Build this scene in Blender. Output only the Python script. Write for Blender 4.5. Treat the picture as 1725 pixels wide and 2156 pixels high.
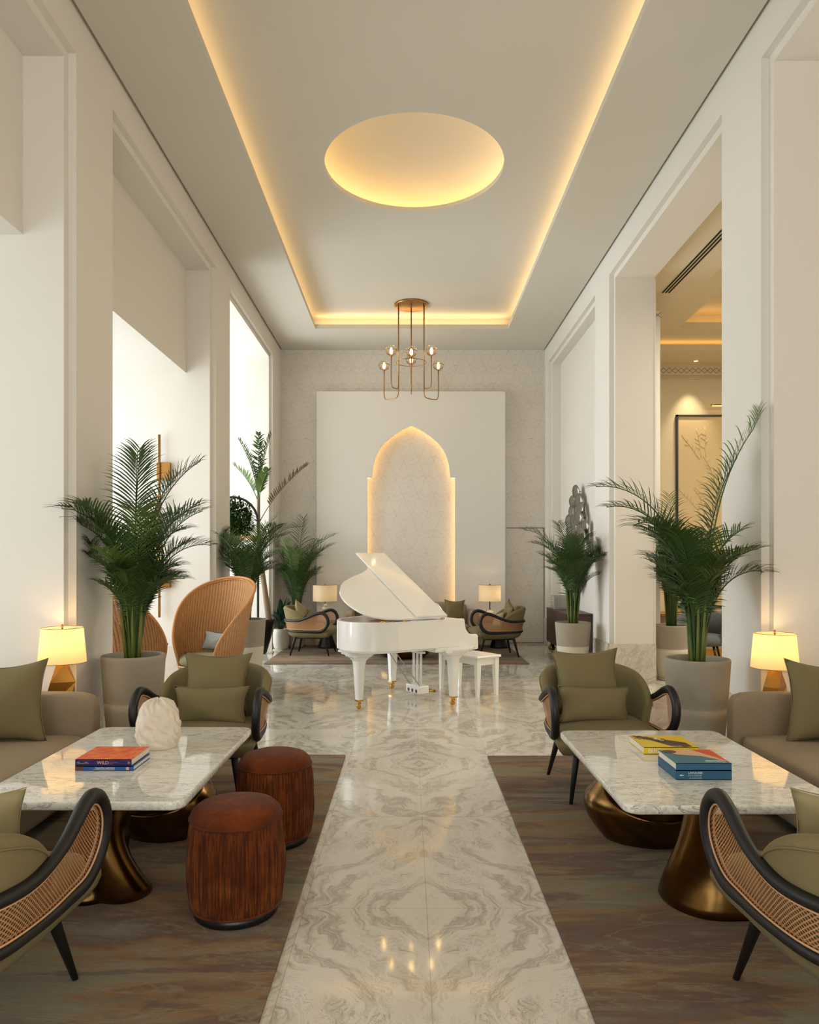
import bpy, bmesh, math, random
from mathutils import Vector, Matrix, noise
pi = math.pi
rnd = random.Random(7)
for o in list(bpy.data.objects): bpy.data.objects.remove(o, do_unlink=True)
S = bpy.context.scene
COL = S.collection

# ------------------------------------------------------------------ camera
FPX = 1520.0; VX, VY = 860.0, 1182.0; CH = 1.6
cam = bpy.data.cameras.new('camera'); camo = bpy.data.objects.new('camera', cam); COL.objects.link(camo)
cam.sensor_fit = 'HORIZONTAL'; cam.sensor_width = 36.0; cam.lens = 36.0 * FPX / 1725.0
cam.shift_x = (862.5 - VX) / 1725.0; cam.shift_y = (VY - 1078.0) / 1725.0
camo.location = (0, 0, CH); camo.rotation_euler = (pi / 2, 0, 0); cam.clip_start = 0.05; cam.clip_end = 200
S.camera = camo

# ------------------------------------------------------------------ world, exposure, large lights
def lin(c): return tuple(((v / 255) / 12.92 if v / 255 <= .04045 else ((v / 255 + .055) / 1.055) ** 2.4) for v in c)
S.view_settings.view_transform = 'Standard'; S.view_settings.look = 'None'
S.view_settings.gamma = 1.0; S.view_settings.use_curve_mapping = False
S.view_settings.exposure = 0.68
w = bpy.data.worlds.new('sky'); S.world = w; w.use_nodes = True
w.node_tree.nodes['Background'].inputs[0].default_value = (0.86, 0.93, 1.0, 1)
w.node_tree.nodes['Background'].inputs[1].default_value = 1.2

def area(name, loc, size, power, color, rot):
    l = bpy.data.lights.new(name, 'AREA'); l.shape = 'RECTANGLE'; l.size, l.size_y = size
    l.energy = power; l.color = color
    o = bpy.data.objects.new(name, l); COL.objects.link(o); o.location = loc; o.rotation_euler = rot
    return o
WARM = (1.0, 0.66, 0.29); DAY = (0.86, 0.94, 1.0); SOFT = (1.0, 0.96, 0.90)
# daylight through the windows of the left bays (pointing +X) and a fill light added behind the viewer (pointing +Y)
area('daylight_bay_one', (-5.7, 3.4, 2.0), (3.4, 3.2), 50, DAY, (0, -pi / 2, 0))
area('daylight_bay_two', (-5.7, 7.7, 2.0), (3.4, 2.6), 105, DAY, (0, -pi / 2, 0))
area('daylight_bay_three', (-5.7, 11.8, 2.6), (4.4, 3.2), 190, DAY, (0, -pi / 2, 0))
area('rear_fill', (0.1, -3.7, 2.9), (4.6, 4.4), 95, SOFT, (pi / 2, 0, 0))
# warm light of the neighbouring lounge on the right
area('lounge_light', (6.0, 8.6, 5.0), (3.0, 3.0), 150, (1.0, 0.92, 0.76), (0, 0, 0))
area('hall_right_area_light', (6.4, 2.2, 2.6), (3.2, 4.0), 40, (1.0, 0.93, 0.84), (0, pi / 2, 0))  # area light hung inside the right hall, no window modelled there

# ------------------------------------------------------------------ node helpers
class NT:
    def __init__(s, name):
        s.m = bpy.data.materials.new(name); s.m.use_nodes = True; s.t = s.m.node_tree; s.t.nodes.clear()
        s.out = s.t.nodes.new('ShaderNodeOutputMaterial')
    def n(s, typ, **kw):
        nd = s.t.nodes.new(typ)
        for k, v in kw.items(): setattr(nd, k, v)
        return nd
    def l(s, a, b): s.t.links.new(a, b)
    def set(s, sock, v):
        if hasattr(v, 'is_linked') or isinstance(v, bpy.types.NodeSocket): s.l(v, sock)
        else: sock.default_value = v
    def math(s, op, a, b=0.0, c=None):
        nd = s.n('ShaderNodeMath', operation=op); s.set(nd.inputs[0], a); s.set(nd.inputs[1], b)
        if c is not None: s.set(nd.inputs[2], c)
        return nd.outputs[0]
    def mix(s, f, a, b, blend='MIX'):
        nd = s.n('ShaderNodeMix', data_type='RGBA', blend_type=blend); s.set(nd.inputs[0], f)
        s.set(nd.inputs[6], a if not isinstance(a, tuple) else (*a[:3], 1)); s.set(nd.inputs[7], b if not isinstance(b, tuple) else (*b[:3], 1))
        return nd.outputs[2]
    def ramp(s, f, stops, interp='LINEAR'):
        nd = s.n('ShaderNodeValToRGB'); s.l(f, nd.inputs[0]); r = nd.color_ramp; r.interpolation = interp
        while len(r.elements) < len(stops): r.elements.new(0.5)
        for e, (p, c) in zip(r.elements, stops): e.position = p; e.color = (*c, 1) if len(c) == 3 else c
        return nd.outputs[0]
    def coord(s, kind='Object', scale=(1, 1, 1), rot=(0, 0, 0), loc=(0, 0, 0)):
        tc = s.n('ShaderNodeTexCoord'); mp = s.n('ShaderNodeMapping'); s.l(tc.outputs[kind], mp.inputs[0])
        mp.inputs['Scale'].default_value = scale; mp.inputs['Rotation'].default_value = rot; mp.inputs['Location'].default_value = loc
        return mp.outputs[0]
    def noise(s, vec, scale, detail=3, rough=.55, dist=0.0):
        nd = s.n('ShaderNodeTexNoise'); s.l(vec, nd.inputs['Vector']); nd.inputs['Scale'].default_value = scale
        nd.inputs['Detail'].default_value = detail; nd.inputs['Roughness'].default_value = rough; nd.inputs['Distortion'].default_value = dist
        return nd.outputs[0]
    def bsdf(s, color, rough=.5, metal=0., bump=None, bstr=.2, bdist=.01, coat=0., sheen=0., spec=.5, alpha=None, emis=None, estr=0., trans=0.):
        p = s.n('ShaderNodeBsdfPrincipled')
        s.set(p.inputs['Base Color'], (*color[:3], 1) if isinstance(color, tuple) else color)
        s.set(p.inputs['Roughness'], rough); p.inputs['Metallic'].default_value = metal
        p.inputs['Coat Weight'].default_value = coat; p.inputs['Coat Roughness'].default_value = .05
        p.inputs['Sheen Weight'].default_value = sheen; p.inputs['Specular IOR Level'].default_value = spec
        p.inputs['Transmission Weight'].default_value = trans
        if emis: p.inputs['Emission Color'].default_value = (*emis, 1); p.inputs['Emission Strength'].default_value = estr
        if alpha is not None: s.set(p.inputs['Alpha'], alpha)
        if bump is not None:
            b = s.n('ShaderNodeBump'); b.inputs['Strength'].default_value = bstr; b.inputs['Distance'].default_value = bdist
            s.l(bump, b.inputs['Height']); s.l(b.outputs[0], p.inputs['Normal'])
        s.l(p.outputs[0], s.out.inputs[0]); return p

def simple(name, rgb, rough=.5, metal=0., var=.06, vscale=8, bscale=None, bstr=.15, bdist=.005, coat=0., sheen=0., spec=.5, emis=None, estr=0.):
    t = NT(name); v = t.coord()
    c = lin(rgb); n1 = t.noise(v, vscale, 4)
    col = t.mix(n1, tuple(x * (1 - var) for x in c), tuple(min(1, x * (1 + var)) for x in c))
    bump = t.noise(v, bscale, 2) if bscale else None
    t.bsdf(col, rough, metal, bump, bstr, bdist, coat, sheen, spec, emis=emis, estr=estr)
    return t.m
M = {}
M['wall'] = simple('wall_paint', (228, 223, 214), .75, var=.012, vscale=1.5, bscale=220, bstr=.05, bdist=.001, spec=.25)
M['ceil'] = simple('ceiling_paint', (212, 206, 193), .85, var=.012, vscale=1.5, bscale=220, bstr=.04, bdist=.001, spec=.2)
M['dark_gap'] = simple('shadow_gap', (176, 164, 144), .9)
M['slot'] = simple('slot_black', (20, 14, 12), .8)
M['led'] = simple('led_strip', (255, 220, 160), .5, emis=lin((255, 205, 120)), estr=6)
M['led_soft'] = simple('led_soft_strip', (255, 220, 160), .5, emis=lin((255, 208, 128)), estr=7.5)
M['led_lounge'] = simple('led_lounge_strip', (255, 220, 160), .5, emis=lin((255, 208, 130)), estr=3.5)

def marble_veins(t, vec, base, vein, vein2, scale=1.6, thin=.03):
    n = t.noise(vec, scale, 6, .62, 1.6)
    v1 = t.math('ABSOLUTE', t.math('SUBTRACT', n, .5))
    m1 = t.n('ShaderNodeMapRange'); t.l(v1, m1.inputs[0]); m1.inputs[1].default_value = 0; m1.inputs[2].default_value = thin; m1.inputs[3].default_value = 1; m1.inputs[4].default_value = 0
    n2 = t.noise(vec, scale * 2.7, 7, .6, 1.2)
    v2 = t.math('ABSOLUTE', t.math('SUBTRACT', n2, .5))
    m2 = t.n('ShaderNodeMapRange'); t.l(v2, m2.inputs[0]); m2.inputs[1].default_value = 0; m2.inputs[2].default_value = thin * .6; m2.inputs[3].default_value = .8; m2.inputs[4].default_value = 0
    c = t.mix(t.math('MULTIPLY', m1.outputs[0], t.noise(vec, 1.3, 2)), base, vein)
    mask = t.n('ShaderNodeMapRange'); t.l(t.noise(vec, 1.1, 2), mask.inputs[0]); mask.inputs[1].default_value = .42; mask.inputs[2].default_value = .62
    return t.mix(t.math('MULTIPLY', m2.outputs[0], mask.outputs[0]), c, vein2)

def floor_mat():
    t = NT('floor_marble'); tc = t.n('ShaderNodeTexCoord'); sp = t.n('ShaderNodeSeparateXYZ'); t.l(tc.outputs['Object'], sp.inputs[0])
    x = t.math('SUBTRACT', sp.outputs[0], .085); y = t.math('SUBTRACT', sp.outputs[1], 5.71)
    u = t.math('PINGPONG', x, .565); v = t.math('PINGPONG', y, 1.19)
    cb = t.n('ShaderNodeCombineXYZ'); t.l(u, cb.inputs[0]); t.l(v, cb.inputs[1])
    # tile id offsets so that tiles far apart are not all alike
    ix = t.math('FLOOR', t.math('DIVIDE', t.math('ADD', x, .565), 1.13)); iy = t.math('FLOOR', t.math('DIVIDE', t.math('ADD', y, 1.19), 2.38))
    t.l(t.math('ADD', t.math('MULTIPLY', ix, 3.7), t.math('MULTIPLY', iy, 9.3)), cb.inputs[2])
    vec = cb.outputs[0]
    base = lin((222, 216, 204)); grey = lin((170, 163, 150)); dark = lin((130, 122, 108)); warm = lin((200, 193, 178))
    dn = t.noise(vec, 1.7, 4, .55); dn2 = t.noise(vec, 7, 4, .6)
    f = t.math('ADD', t.math('ADD', t.math('MULTIPLY', u, 1.35), t.math('MULTIPLY', v, .85)), t.math('ADD', t.math('MULTIPLY', dn, .85), t.math('MULTIPLY', dn2, .16)))
    g2 = t.math('SUBTRACT', t.math('MULTIPLY', u, .9), t.math('MULTIPLY', v, 1.2))
    cv = t.n('ShaderNodeCombineXYZ'); t.l(f, cv.inputs[0]); t.l(t.math('MULTIPLY', g2, .22), cv.inputs[1]); t.l(t.math('ADD', t.math('MULTIPLY', ix, 3.7), t.math('MULTIPLY', iy, 9.3)), cv.inputs[2])
    b1 = t.noise(cv.outputs[0], 5.5, 5, .68)
    b2 = t.noise(cv.outputs[0], 15.0, 5, .75)
    c = t.ramp(b1, [(.0, base), (.48, base), (.54, warm), (.575, grey), (.61, warm), (.67, base), (1, base)])
    thinv = t.math('ABSOLUTE', t.math('SUBTRACT', b2, .5)); mr = t.n('ShaderNodeMapRange'); t.l(thinv, mr.inputs[0]); mr.inputs[1].default_value = 0; mr.inputs[2].default_value = .02; mr.inputs[3].default_value = .75; mr.inputs[4].default_value = 0
    msk = t.n('ShaderNodeMapRange'); t.l(t.noise(vec, 3.2, 3), msk.inputs[0]); msk.inputs[1].default_value = .45; msk.inputs[2].default_value = .60
    c = t.mix(t.math('MULTIPLY', mr.outputs[0], msk.outputs[0]), c, dark)
    cloud = t.noise(vec, 9, 5, .7)
    c = t.mix(t.math('MULTIPLY', cloud, .28), c, warm)
    # joints
    j1 = t.math('LESS_THAN', t.math('ABSOLUTE', u), .0016); j2 = t.math('LESS_THAN', t.math('ABSOLUTE', v), .0016)
    j3 = t.math('GREATER_THAN', u, .5634); j4 = t.math('GREATER_THAN', v, 1.1884)
    j = t.math('MAXIMUM', t.math('MAXIMUM', j1, j2), t.math('MAXIMUM', j3, j4))
    c = t.mix(t.math('MULTIPLY', j, .55), c, lin((150, 140, 118)))
    t.bsdf(c, .07, spec=.5, coat=.25); return t.m
M['floor'] = floor_mat()

def plinth_mat(name, base, vein, vein2, rough=.15, scale=2.0, thin=.035, kind='Object'):
    t = NT(name); v = t.coord(kind); t.bsdf(marble_veins(t, v, lin(base), lin(vein), lin(vein2), scale, thin), rough, coat=.2); return t.m
M['plinth'] = plinth_mat('plinth_marble', (214, 206, 192), (168, 158, 142), (120, 110, 98), .2)
def table_marble():
    t = NT('table_marble'); tc = t.n('ShaderNodeTexCoord'); mp = t.n('ShaderNodeMapping'); t.l(tc.outputs['Object'], mp.inputs[0])
    mp.inputs['Rotation'].default_value = (0, 0, .55); mp.inputs['Scale'].default_value = (.8, 2.6, 1.5); v = mp.outputs[0]
    c = marble_veins(t, v, lin((230, 227, 218)), lin((164, 156, 144)), lin((78, 72, 66)), 2.6, .030)
    n3 = t.noise(v, 11, 5, .65, 1.0); a = t.math('ABSOLUTE', t.math('SUBTRACT', n3, .5)); mr = t.n('ShaderNodeMapRange'); t.l(a, mr.inputs[0]); mr.inputs[1].default_value = 0; mr.inputs[2].default_value = .014; mr.inputs[3].default_value = .6; mr.inputs[4].default_value = 0
    t.bsdf(t.mix(t.math('MULTIPLY', mr.outputs[0], t.noise(v, 1.4, 2)), c, lin((110, 100, 90))), .04, coat=.3); return t.m
M['table_marble'] = table_marble()

def wallback_mat():
    t = NT('inlaid_marble'); tc = t.n('ShaderNodeTexCoord'); sp = t.n('ShaderNodeSeparateXYZ'); t.l(tc.outputs['Object'], sp.inputs[0])
    ox = t.math('ADD', sp.outputs[0], -.055); oz = sp.outputs[2]
    vec = tc.outputs['Object']
    wob = t.math('MULTIPLY', t.math('SUBTRACT', t.noise(vec, 14, 3), .5), .05)
    u = t.math('ADD', t.math('DIVIDE', ox, .29), wob); v = t.math('ADD', t.math('DIVIDE', oz, .355), wob)
    row = t.math('FLOOR', v); fv = t.math('FRACT', v)
    uu = t.math('ADD', u, t.math('MULTIPLY', t.math('MODULO', row, 2.0), .5))
    tri = t.math('MULTIPLY', t.math('ABSOLUTE', t.math('SUBTRACT', t.math('FRACT', uu), .5)), 2.0)
    l1 = t.math('LESS_THAN', t.math('ABSOLUTE', t.math('SUBTRACT', tri, t.math('MULTIPLY', fv, 1.0))), .036)
    arc = t.math('MULTIPLY', t.math('ABSOLUTE', t.math('SINE', t.math('MULTIPLY', uu, pi))), .22)
    l2 = t.math('LESS_THAN', t.math('ABSOLUTE', t.math('SUBTRACT', fv, arc)), .018)
    l3 = t.math('LESS_THAN', t.math('ABSOLUTE', t.math('SUBTRACT', t.math('ADD', fv, arc), 1.0)), .014)
    ln = t.math('MAXIMUM', t.math('MAXIMUM', l1, l2), l3)
    brk = t.n('ShaderNodeMapRange'); t.l(t.noise(vec, 26, 4, .7), brk.inputs[0]); brk.inputs[1].default_value = .42; brk.inputs[2].default_value = .55
    fine = t.noise(vec, 60, 4, .75)
    spk = t.n('ShaderNodeMapRange'); t.l(fine, spk.inputs[0]); spk.inputs[1].default_value = .57; spk.inputs[2].default_value = .66
    base = t.mix(t.noise(vec, 2.0, 4), lin((222, 215, 204)), lin((208, 200, 188)))
    c = t.mix(t.math('MULTIPLY', spk.outputs[0], .28), base, lin((158, 146, 128)))
    c = t.mix(t.math('MULTIPLY', t.math('MULTIPLY', ln, .32), brk.outputs[0]), c, lin((140, 126, 110)))
    t.bsdf(c, .3, coat=.1); return t.m
M['inlay'] = wallback_mat()

def rug_mat():
    t = NT('rug_wool'); v = t.coord(scale=(.30, 1.35, 1), rot=(0, 0, .2))
    n1 = t.noise(v, 1.5, 6, .62, .5); n2 = t.noise(v, 2.4, 6, .62, .9)
    v3 = t.coord(scale=(.45, 2.4, 1), rot=(0, 0, -.12), loc=(3, 5, 0)); n3 = t.noise(v3, 2.0, 5, .6, 1.2)
    c = t.ramp(n1, [(.30, lin((128, 121, 104))), (.44, lin((146, 136, 113))), (.50, lin((150, 120, 88))), (.55, lin((122, 98, 80))), (.64, lin((142, 134, 116)))])
    c = t.mix(t.ramp(n2, [(.53, (0, 0, 0)), (.57, (.8, .8, .8)), (.64, (.6, .6, .6)), (.68, (0, 0, 0))]), c, lin((116, 92, 84)))
    a3 = t.math('ABSOLUTE', t.math('SUBTRACT', n3, .5)); m3 = t.n('ShaderNodeMapRange'); t.l(a3, m3.inputs[0]); m3.inputs[1].default_value = 0; m3.inputs[2].default_value = .018; m3.inputs[3].default_value = .45; m3.inputs[4].default_value = 0
    c = t.mix(m3.outputs[0], c, lin((164, 154, 130)))
    c = t.mix(t.ramp(n3, [(.58, (0, 0, 0)), (.66, (.5, .5, .5))]), c, lin((112, 114, 108)))
    vs = t.coord(scale=(3, 90, 1)); st = t.noise(vs, 1.0, 3)
    c = t.mix(t.math('MULTIPLY', st, .12), c, lin((88, 78, 66)))
    vf = t.coord(); gr = t.noise(vf, 330, 2, .7); c = t.mix(t.ramp(gr, [(.35, (0, 0, 0)), (.65, (.32, .32, .32))]), c, lin((70, 62, 52)), 'MIX'); t.bsdf(c, .95, bump=gr, bstr=.6, bdist=.004, sheen=.02, spec=.1); return t.m
M['rug'] = rug_mat()

def fabric(name, rgb, scale=300, rgb2=None, sheen=.05, var=.15):
    t = NT(name); v = t.coord(); c = lin(rgb); c2 = lin(rgb2) if rgb2 else tuple(x * (1 - var) for x in c)
    f = t.noise(v, scale, 2, .7); g = t.noise(v, 3.5, 3)
    col = t.mix(f, c2, tuple(min(1, x * (1 + var)) for x in c)); col = t.mix(t.math('MULTIPLY', g, .25), col, c2)
    t.bsdf(col, .92, bump=f, bstr=.4, bdist=.002, sheen=sheen, spec=.15); return t.m
M['olive'] = fabric('olive_wool', (124, 112, 78))
M['olive_light'] = fabric('sage_linen', (156, 144, 106))
M['sofa'] = fabric('taupe_boucle', (168, 150, 124), 200, (130, 114, 92))
M['seat_sage'] = fabric('pale_sage_fabric', (160, 156, 118))
M['greyblue'] = fabric('grey_blue_fabric', (104, 106, 110)); M['mustard'] = fabric('mustard_carpet', (160, 108, 18))
def velvet():
    t = NT('rust_velvet'); v = t.coord(); n = t.noise(v, 9, 4, .6)
    vs = t.coord(scale=(100, 100, 1.6)); s2 = t.noise(vs, 1, 2, .5)
    col = t.ramp(n, [(.3, lin((84, 36, 10))), (.55, lin((108, 52, 16))), (.75, lin((132, 74, 26)))])
    col = t.mix(t.ramp(s2, [(.47, (0, 0, 0)), (.55, (.62, .62, .62))]), col, lin((50, 20, 8)))
    t.bsdf(col, .8, bump=s2, bstr=.5, bdist=.008, sheen=.05, spec=.15); return t.m
M['velvet'] = velvet()
def velvet_top():
    t = NT('rust_velvet_top'); v = t.coord(); n = t.noise(v, 7, 4, .6, .5)
    t.bsdf(t.ramp(n, [(.3, lin((70, 28, 5))), (.55, lin((96, 42, 9))), (.75, lin((120, 58, 15)))]), .8, bump=t.noise(v, 260, 2), bstr=.3, bdist=.002, sheen=.06, spec=.15); return t.m
M['velvet_top'] = velvet_top()
M['black_wood'] = simple('black_lacquered_wood', (17, 15, 14), .5, var=.2, vscale=20, bscale=60, bstr=.05)
M['black'] = simple('black_metal', (18, 18, 18), .35)
M['bronze'] = simple('aged_bronze', (112, 84, 46), .24, 1., var=.45, vscale=7, bscale=9, bstr=.15, bdist=.01)
M['brass'] = simple('antique_brass', (170, 126, 70), .28, 1., var=.12, vscale=20)
M['gold_facet'] = simple('gilded_block', (170, 118, 46), .45, .75, var=.2, vscale=14, bscale=40, bstr=.1)
M['caster'] = simple('polished_brass', (214, 170, 80), .18, 1.)
M['piano'] = simple('white_piano_lacquer', (250, 248, 243), .12, var=.01, coat=.6)
M['piano_in'] = simple('soundboard_wood', (120, 56, 26), .35, var=.25, vscale=12, coat=.3)
M['stone_pot'] = simple('planter_stone', (156, 147, 130), .85, var=.12, vscale=5, bscale=90, bstr=.2)
M['stone_pot_mid'] = simple('planter_stone_mid', (170, 161, 143), .85, var=.08, vscale=6, bscale=90, bstr=.2)
M['stone_pot_light'] = simple('planter_stone_pale', (206, 198, 178), .85, var=.07, vscale=6, bscale=90, bstr=.2)
M['soil'] = simple('dark_soil', (34, 24, 18), .95, var=.5, vscale=60, bscale=80, bstr=.8, bdist=.02)
M['cream_pot'] = simple('cream_ceramic', (214, 206, 190), .45, var=.04)
M['ceramic'] = simple('white_coral_ceramic', (226, 214, 194), .7, var=.06, vscale=18, bscale=120, bstr=.2)
M['walnut'] = simple('dark_walnut', (74, 44, 34), .4, var=.25, vscale=14)
M['silver'] = simple('pierced_silver', (190, 184, 172), .35, .6)
M['paper'] = simple('page_edges', (232, 226, 210), .8, bscale=400)
M['navy'] = simple('navy_spine', (30, 28, 96), .4); M['bookblue'] = simple('blue_cover', (44, 92, 160), .4)
M['denim'] = simple('denim_blue_cover', (42, 94, 128), .5); M['teal'] = simple('teal_blue_cover', (72, 122, 140), .4)
M['yellow'] = simple('yellow_cover', (232, 200, 22), .4); M['pale_ink'] = simple('pale_blue_ink', (150, 184, 196), .5); M['white_ink'] = simple('white_ink', (240, 236, 226), .5)
M['redink'] = simple('coral_red_cover', (222, 84, 50), .4); M['tan'] = simple('tan_print', (222, 178, 140), .5); M['brownink'] = simple('brown_print', (96, 66, 44), .5)
M['glass_dark'] = simple('smoked_disc', (128, 126, 116), .18, .55, var=.25, vscale=5)
def orange_cover():
    t = NT('orange_tapestry_cover'); v = t.coord(); t.bsdf(t.ramp(t.noise(v, 24, 5, .75), [(.35, lin((206, 66, 40))), (.5, lin((232, 104, 62))), (.62, lin((236, 142, 60))), (.8, lin((190, 84, 50)))]), .45); return t.m
M['orange'] = orange_cover()
def leafm(name, a, b, rough=.42):
    t = NT(name); v = t.coord(); n = t.noise(v, 3.0, 3)
    p = t.bsdf(t.mix(n, lin(a), lin(b)), rough, spec=.4)
    tr = t.n('ShaderNodeBsdfTranslucent'); tr.inputs[0].default_value = (*lin(b), 1); mx = t.n('ShaderNodeMixShader'); mx.inputs[0].default_value = .12
    t.l(p.outputs[0], mx.inputs[1]); t.l(tr.outputs[0], mx.inputs[2]); t.l(mx.outputs[0], t.out.inputs[0]); return t.m
M['palm'] = leafm('palm_leaf', (34, 58, 22), (66, 92, 36)); M['palm2'] = leafm('palm_leaf_light', (62, 92, 36), (104, 126, 60)); M['peace'] = leafm('glossy_leaf', (18, 44, 26), (36, 66, 38), .3)
M['stem'] = simple('palm_cane', (104, 112, 48), .6, var=.35, vscale=9); M['trunk'] = simple('palm_trunk', (124, 106, 84), .85, var=.3, vscale=16, bscale=40, bstr=.4)
def shade_mat(name, rgb, e):
    t = NT(name); v = t.coord(scale=(120, 120, 300)); c = lin(rgb)
    p = t.bsdf(t.mix(t.noise(v, 1, 2), c, tuple(x * .93 for x in c)), .9, emis=lin((255, 214, 142)), estr=e, spec=.1)
    tr = t.n('ShaderNodeBsdfTranslucent'); tr.inputs[0].default_value = (*c, 1); mx = t.n('ShaderNodeMixShader'); mx.inputs[0].default_value = .45
    t.l(p.outputs[0], mx.inputs[1]); t.l(tr.outputs[0], mx.inputs[2]); t.l(mx.outputs[0], t.out.inputs[0]); return t.m
M['shade'] = shade_mat('linen_shade', (240, 222, 182), .08); M['shade_dim'] = shade_mat('linen_shade_plain', (232, 216, 188), .06)
def glass():
    t = NT('clear_globe_glass'); g = t.n('ShaderNodeBsdfGlass'); g.inputs['IOR'].default_value = 1.3; g.inputs['Roughness'].default_value = 0; g.inputs[0].default_value = (1, .96, .88, 1)
    tr = t.n('ShaderNodeBsdfTransparent'); mx = t.n('ShaderNodeMixShader'); mx.inputs[0].default_value = .35; t.l(g.outputs[0], mx.inputs[1]); t.l(tr.outputs[0], mx.inputs[2]); t.l(mx.outputs[0], t.out.inputs[0]); return t.m
M['glass'] = glass()
M['filament'] = simple('glowing_filament', (255, 230, 170), .5, emis=lin((255, 212, 132)), estr=18)
def cane(name, rgb, pitch, r, rgb2):
    t = NT(name); tc = t.n('ShaderNodeTexCoord'); sp = t.n('ShaderNodeSeparateXYZ'); t.l(tc.outputs['UV'], sp.inputs[0])
    def hole(off):
        a = t.math('SUBTRACT', t.math('FRACT', t.math('ADD', t.math('DIVIDE', sp.outputs[0], pitch), off)), .5)
        b = t.math('SUBTRACT', t.math('FRACT', t.math('ADD', t.math('DIVIDE', sp.outputs[1], pitch), off)), .5)
        return t.math('LESS_THAN', t.math('ADD', t.math('MULTIPLY', a, a), t.math('MULTIPLY', b, b)), r * r)
    h = t.math('MAXIMUM', hole(0.0), hole(.5))
    v = t.coord(); c = t.mix(t.noise(v, 60, 3), lin(rgb), lin(rgb2))
    wv = t.math('SINE', t.math('MULTIPLY', t.math('ADD', sp.outputs[0], sp.outputs[1]), 2 * pi / pitch * 2))
    t.bsdf(c, .5, alpha=t.math('SUBTRACT', 1.0, h), bump=wv, bstr=.25, bdist=.001); return t.m
M['cane'] = cane('woven_cane', (206, 154, 108), .017, .27, (178, 124, 80))
M['cane_edge'] = simple('cane_bead', (206, 160, 116), .5)
def rattan(name, rgb, rgb2, holes):
    t = NT(name); tc = t.n('ShaderNodeTexCoord'); sp = t.n('ShaderNodeSeparateXYZ'); t.l(tc.outputs['UV'], sp.inputs[0])
    fu = t.math('FRACT', t.math('DIVIDE', sp.outputs[0], .034)); rib = t.math('SINE', t.math('MULTIPLY', fu, pi))
    wv = t.math('SINE', t.math('MULTIPLY', sp.outputs[1], 2 * pi / .009))
    v = t.coord(); n = t.noise(v, 30, 3)
    c = t.mix(n, lin(rgb), lin(rgb2)); c = t.mix(t.math('MULTIPLY', t.math('LESS_THAN', rib, .42), .45), c, lin((96, 56, 24)))
    al = None
    if holes:
        fv = t.math('FRACT', t.math('DIVIDE', sp.outputs[1], .014))
        hh = t.math('MULTIPLY', t.math('LESS_THAN', rib, .30), t.math('LESS_THAN', fv, .5)); al = t.math('SUBTRACT', 1.0, hh)
    t.bsdf(c, .5, bump=t.math('ADD', rib, t.math('MULTIPLY', wv, .3)), bstr=.7, bdist=.006, alpha=al); return t.m
M['rattan'] = rattan('honey_rattan', (214, 164, 108), (186, 130, 78), False); M['rattan_open'] = rattan('open_honey_rattan', (184, 128, 74), (150, 96, 50), True)
M['rattan_rim'] = simple('rattan_rim', (200, 140, 84), .4, var=.15, vscale=30); M['rattan_pale'] = simple('peeled_rattan', (222, 184, 142), .5)
def check():
    t = NT('blue_check_weave'); v = t.coord('UV'); ck = t.n('ShaderNodeTexChecker'); t.l(v, ck.inputs[0]); ck.inputs['Scale'].default_value = 46
    ck.inputs[1].default_value = (*lin((214, 212, 198)), 1); ck.inputs[2].default_value = (*lin((62, 86, 104)), 1); t.bsdf(ck.outputs[0], .9); return t.m
M['check'] = check()
M['panel_art'] = simple('art_ground', (214, 192, 150), .85, var=.02); M['cornice'] = simple('neighbour_paint', (220, 206, 176), .8, var=.015)

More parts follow.
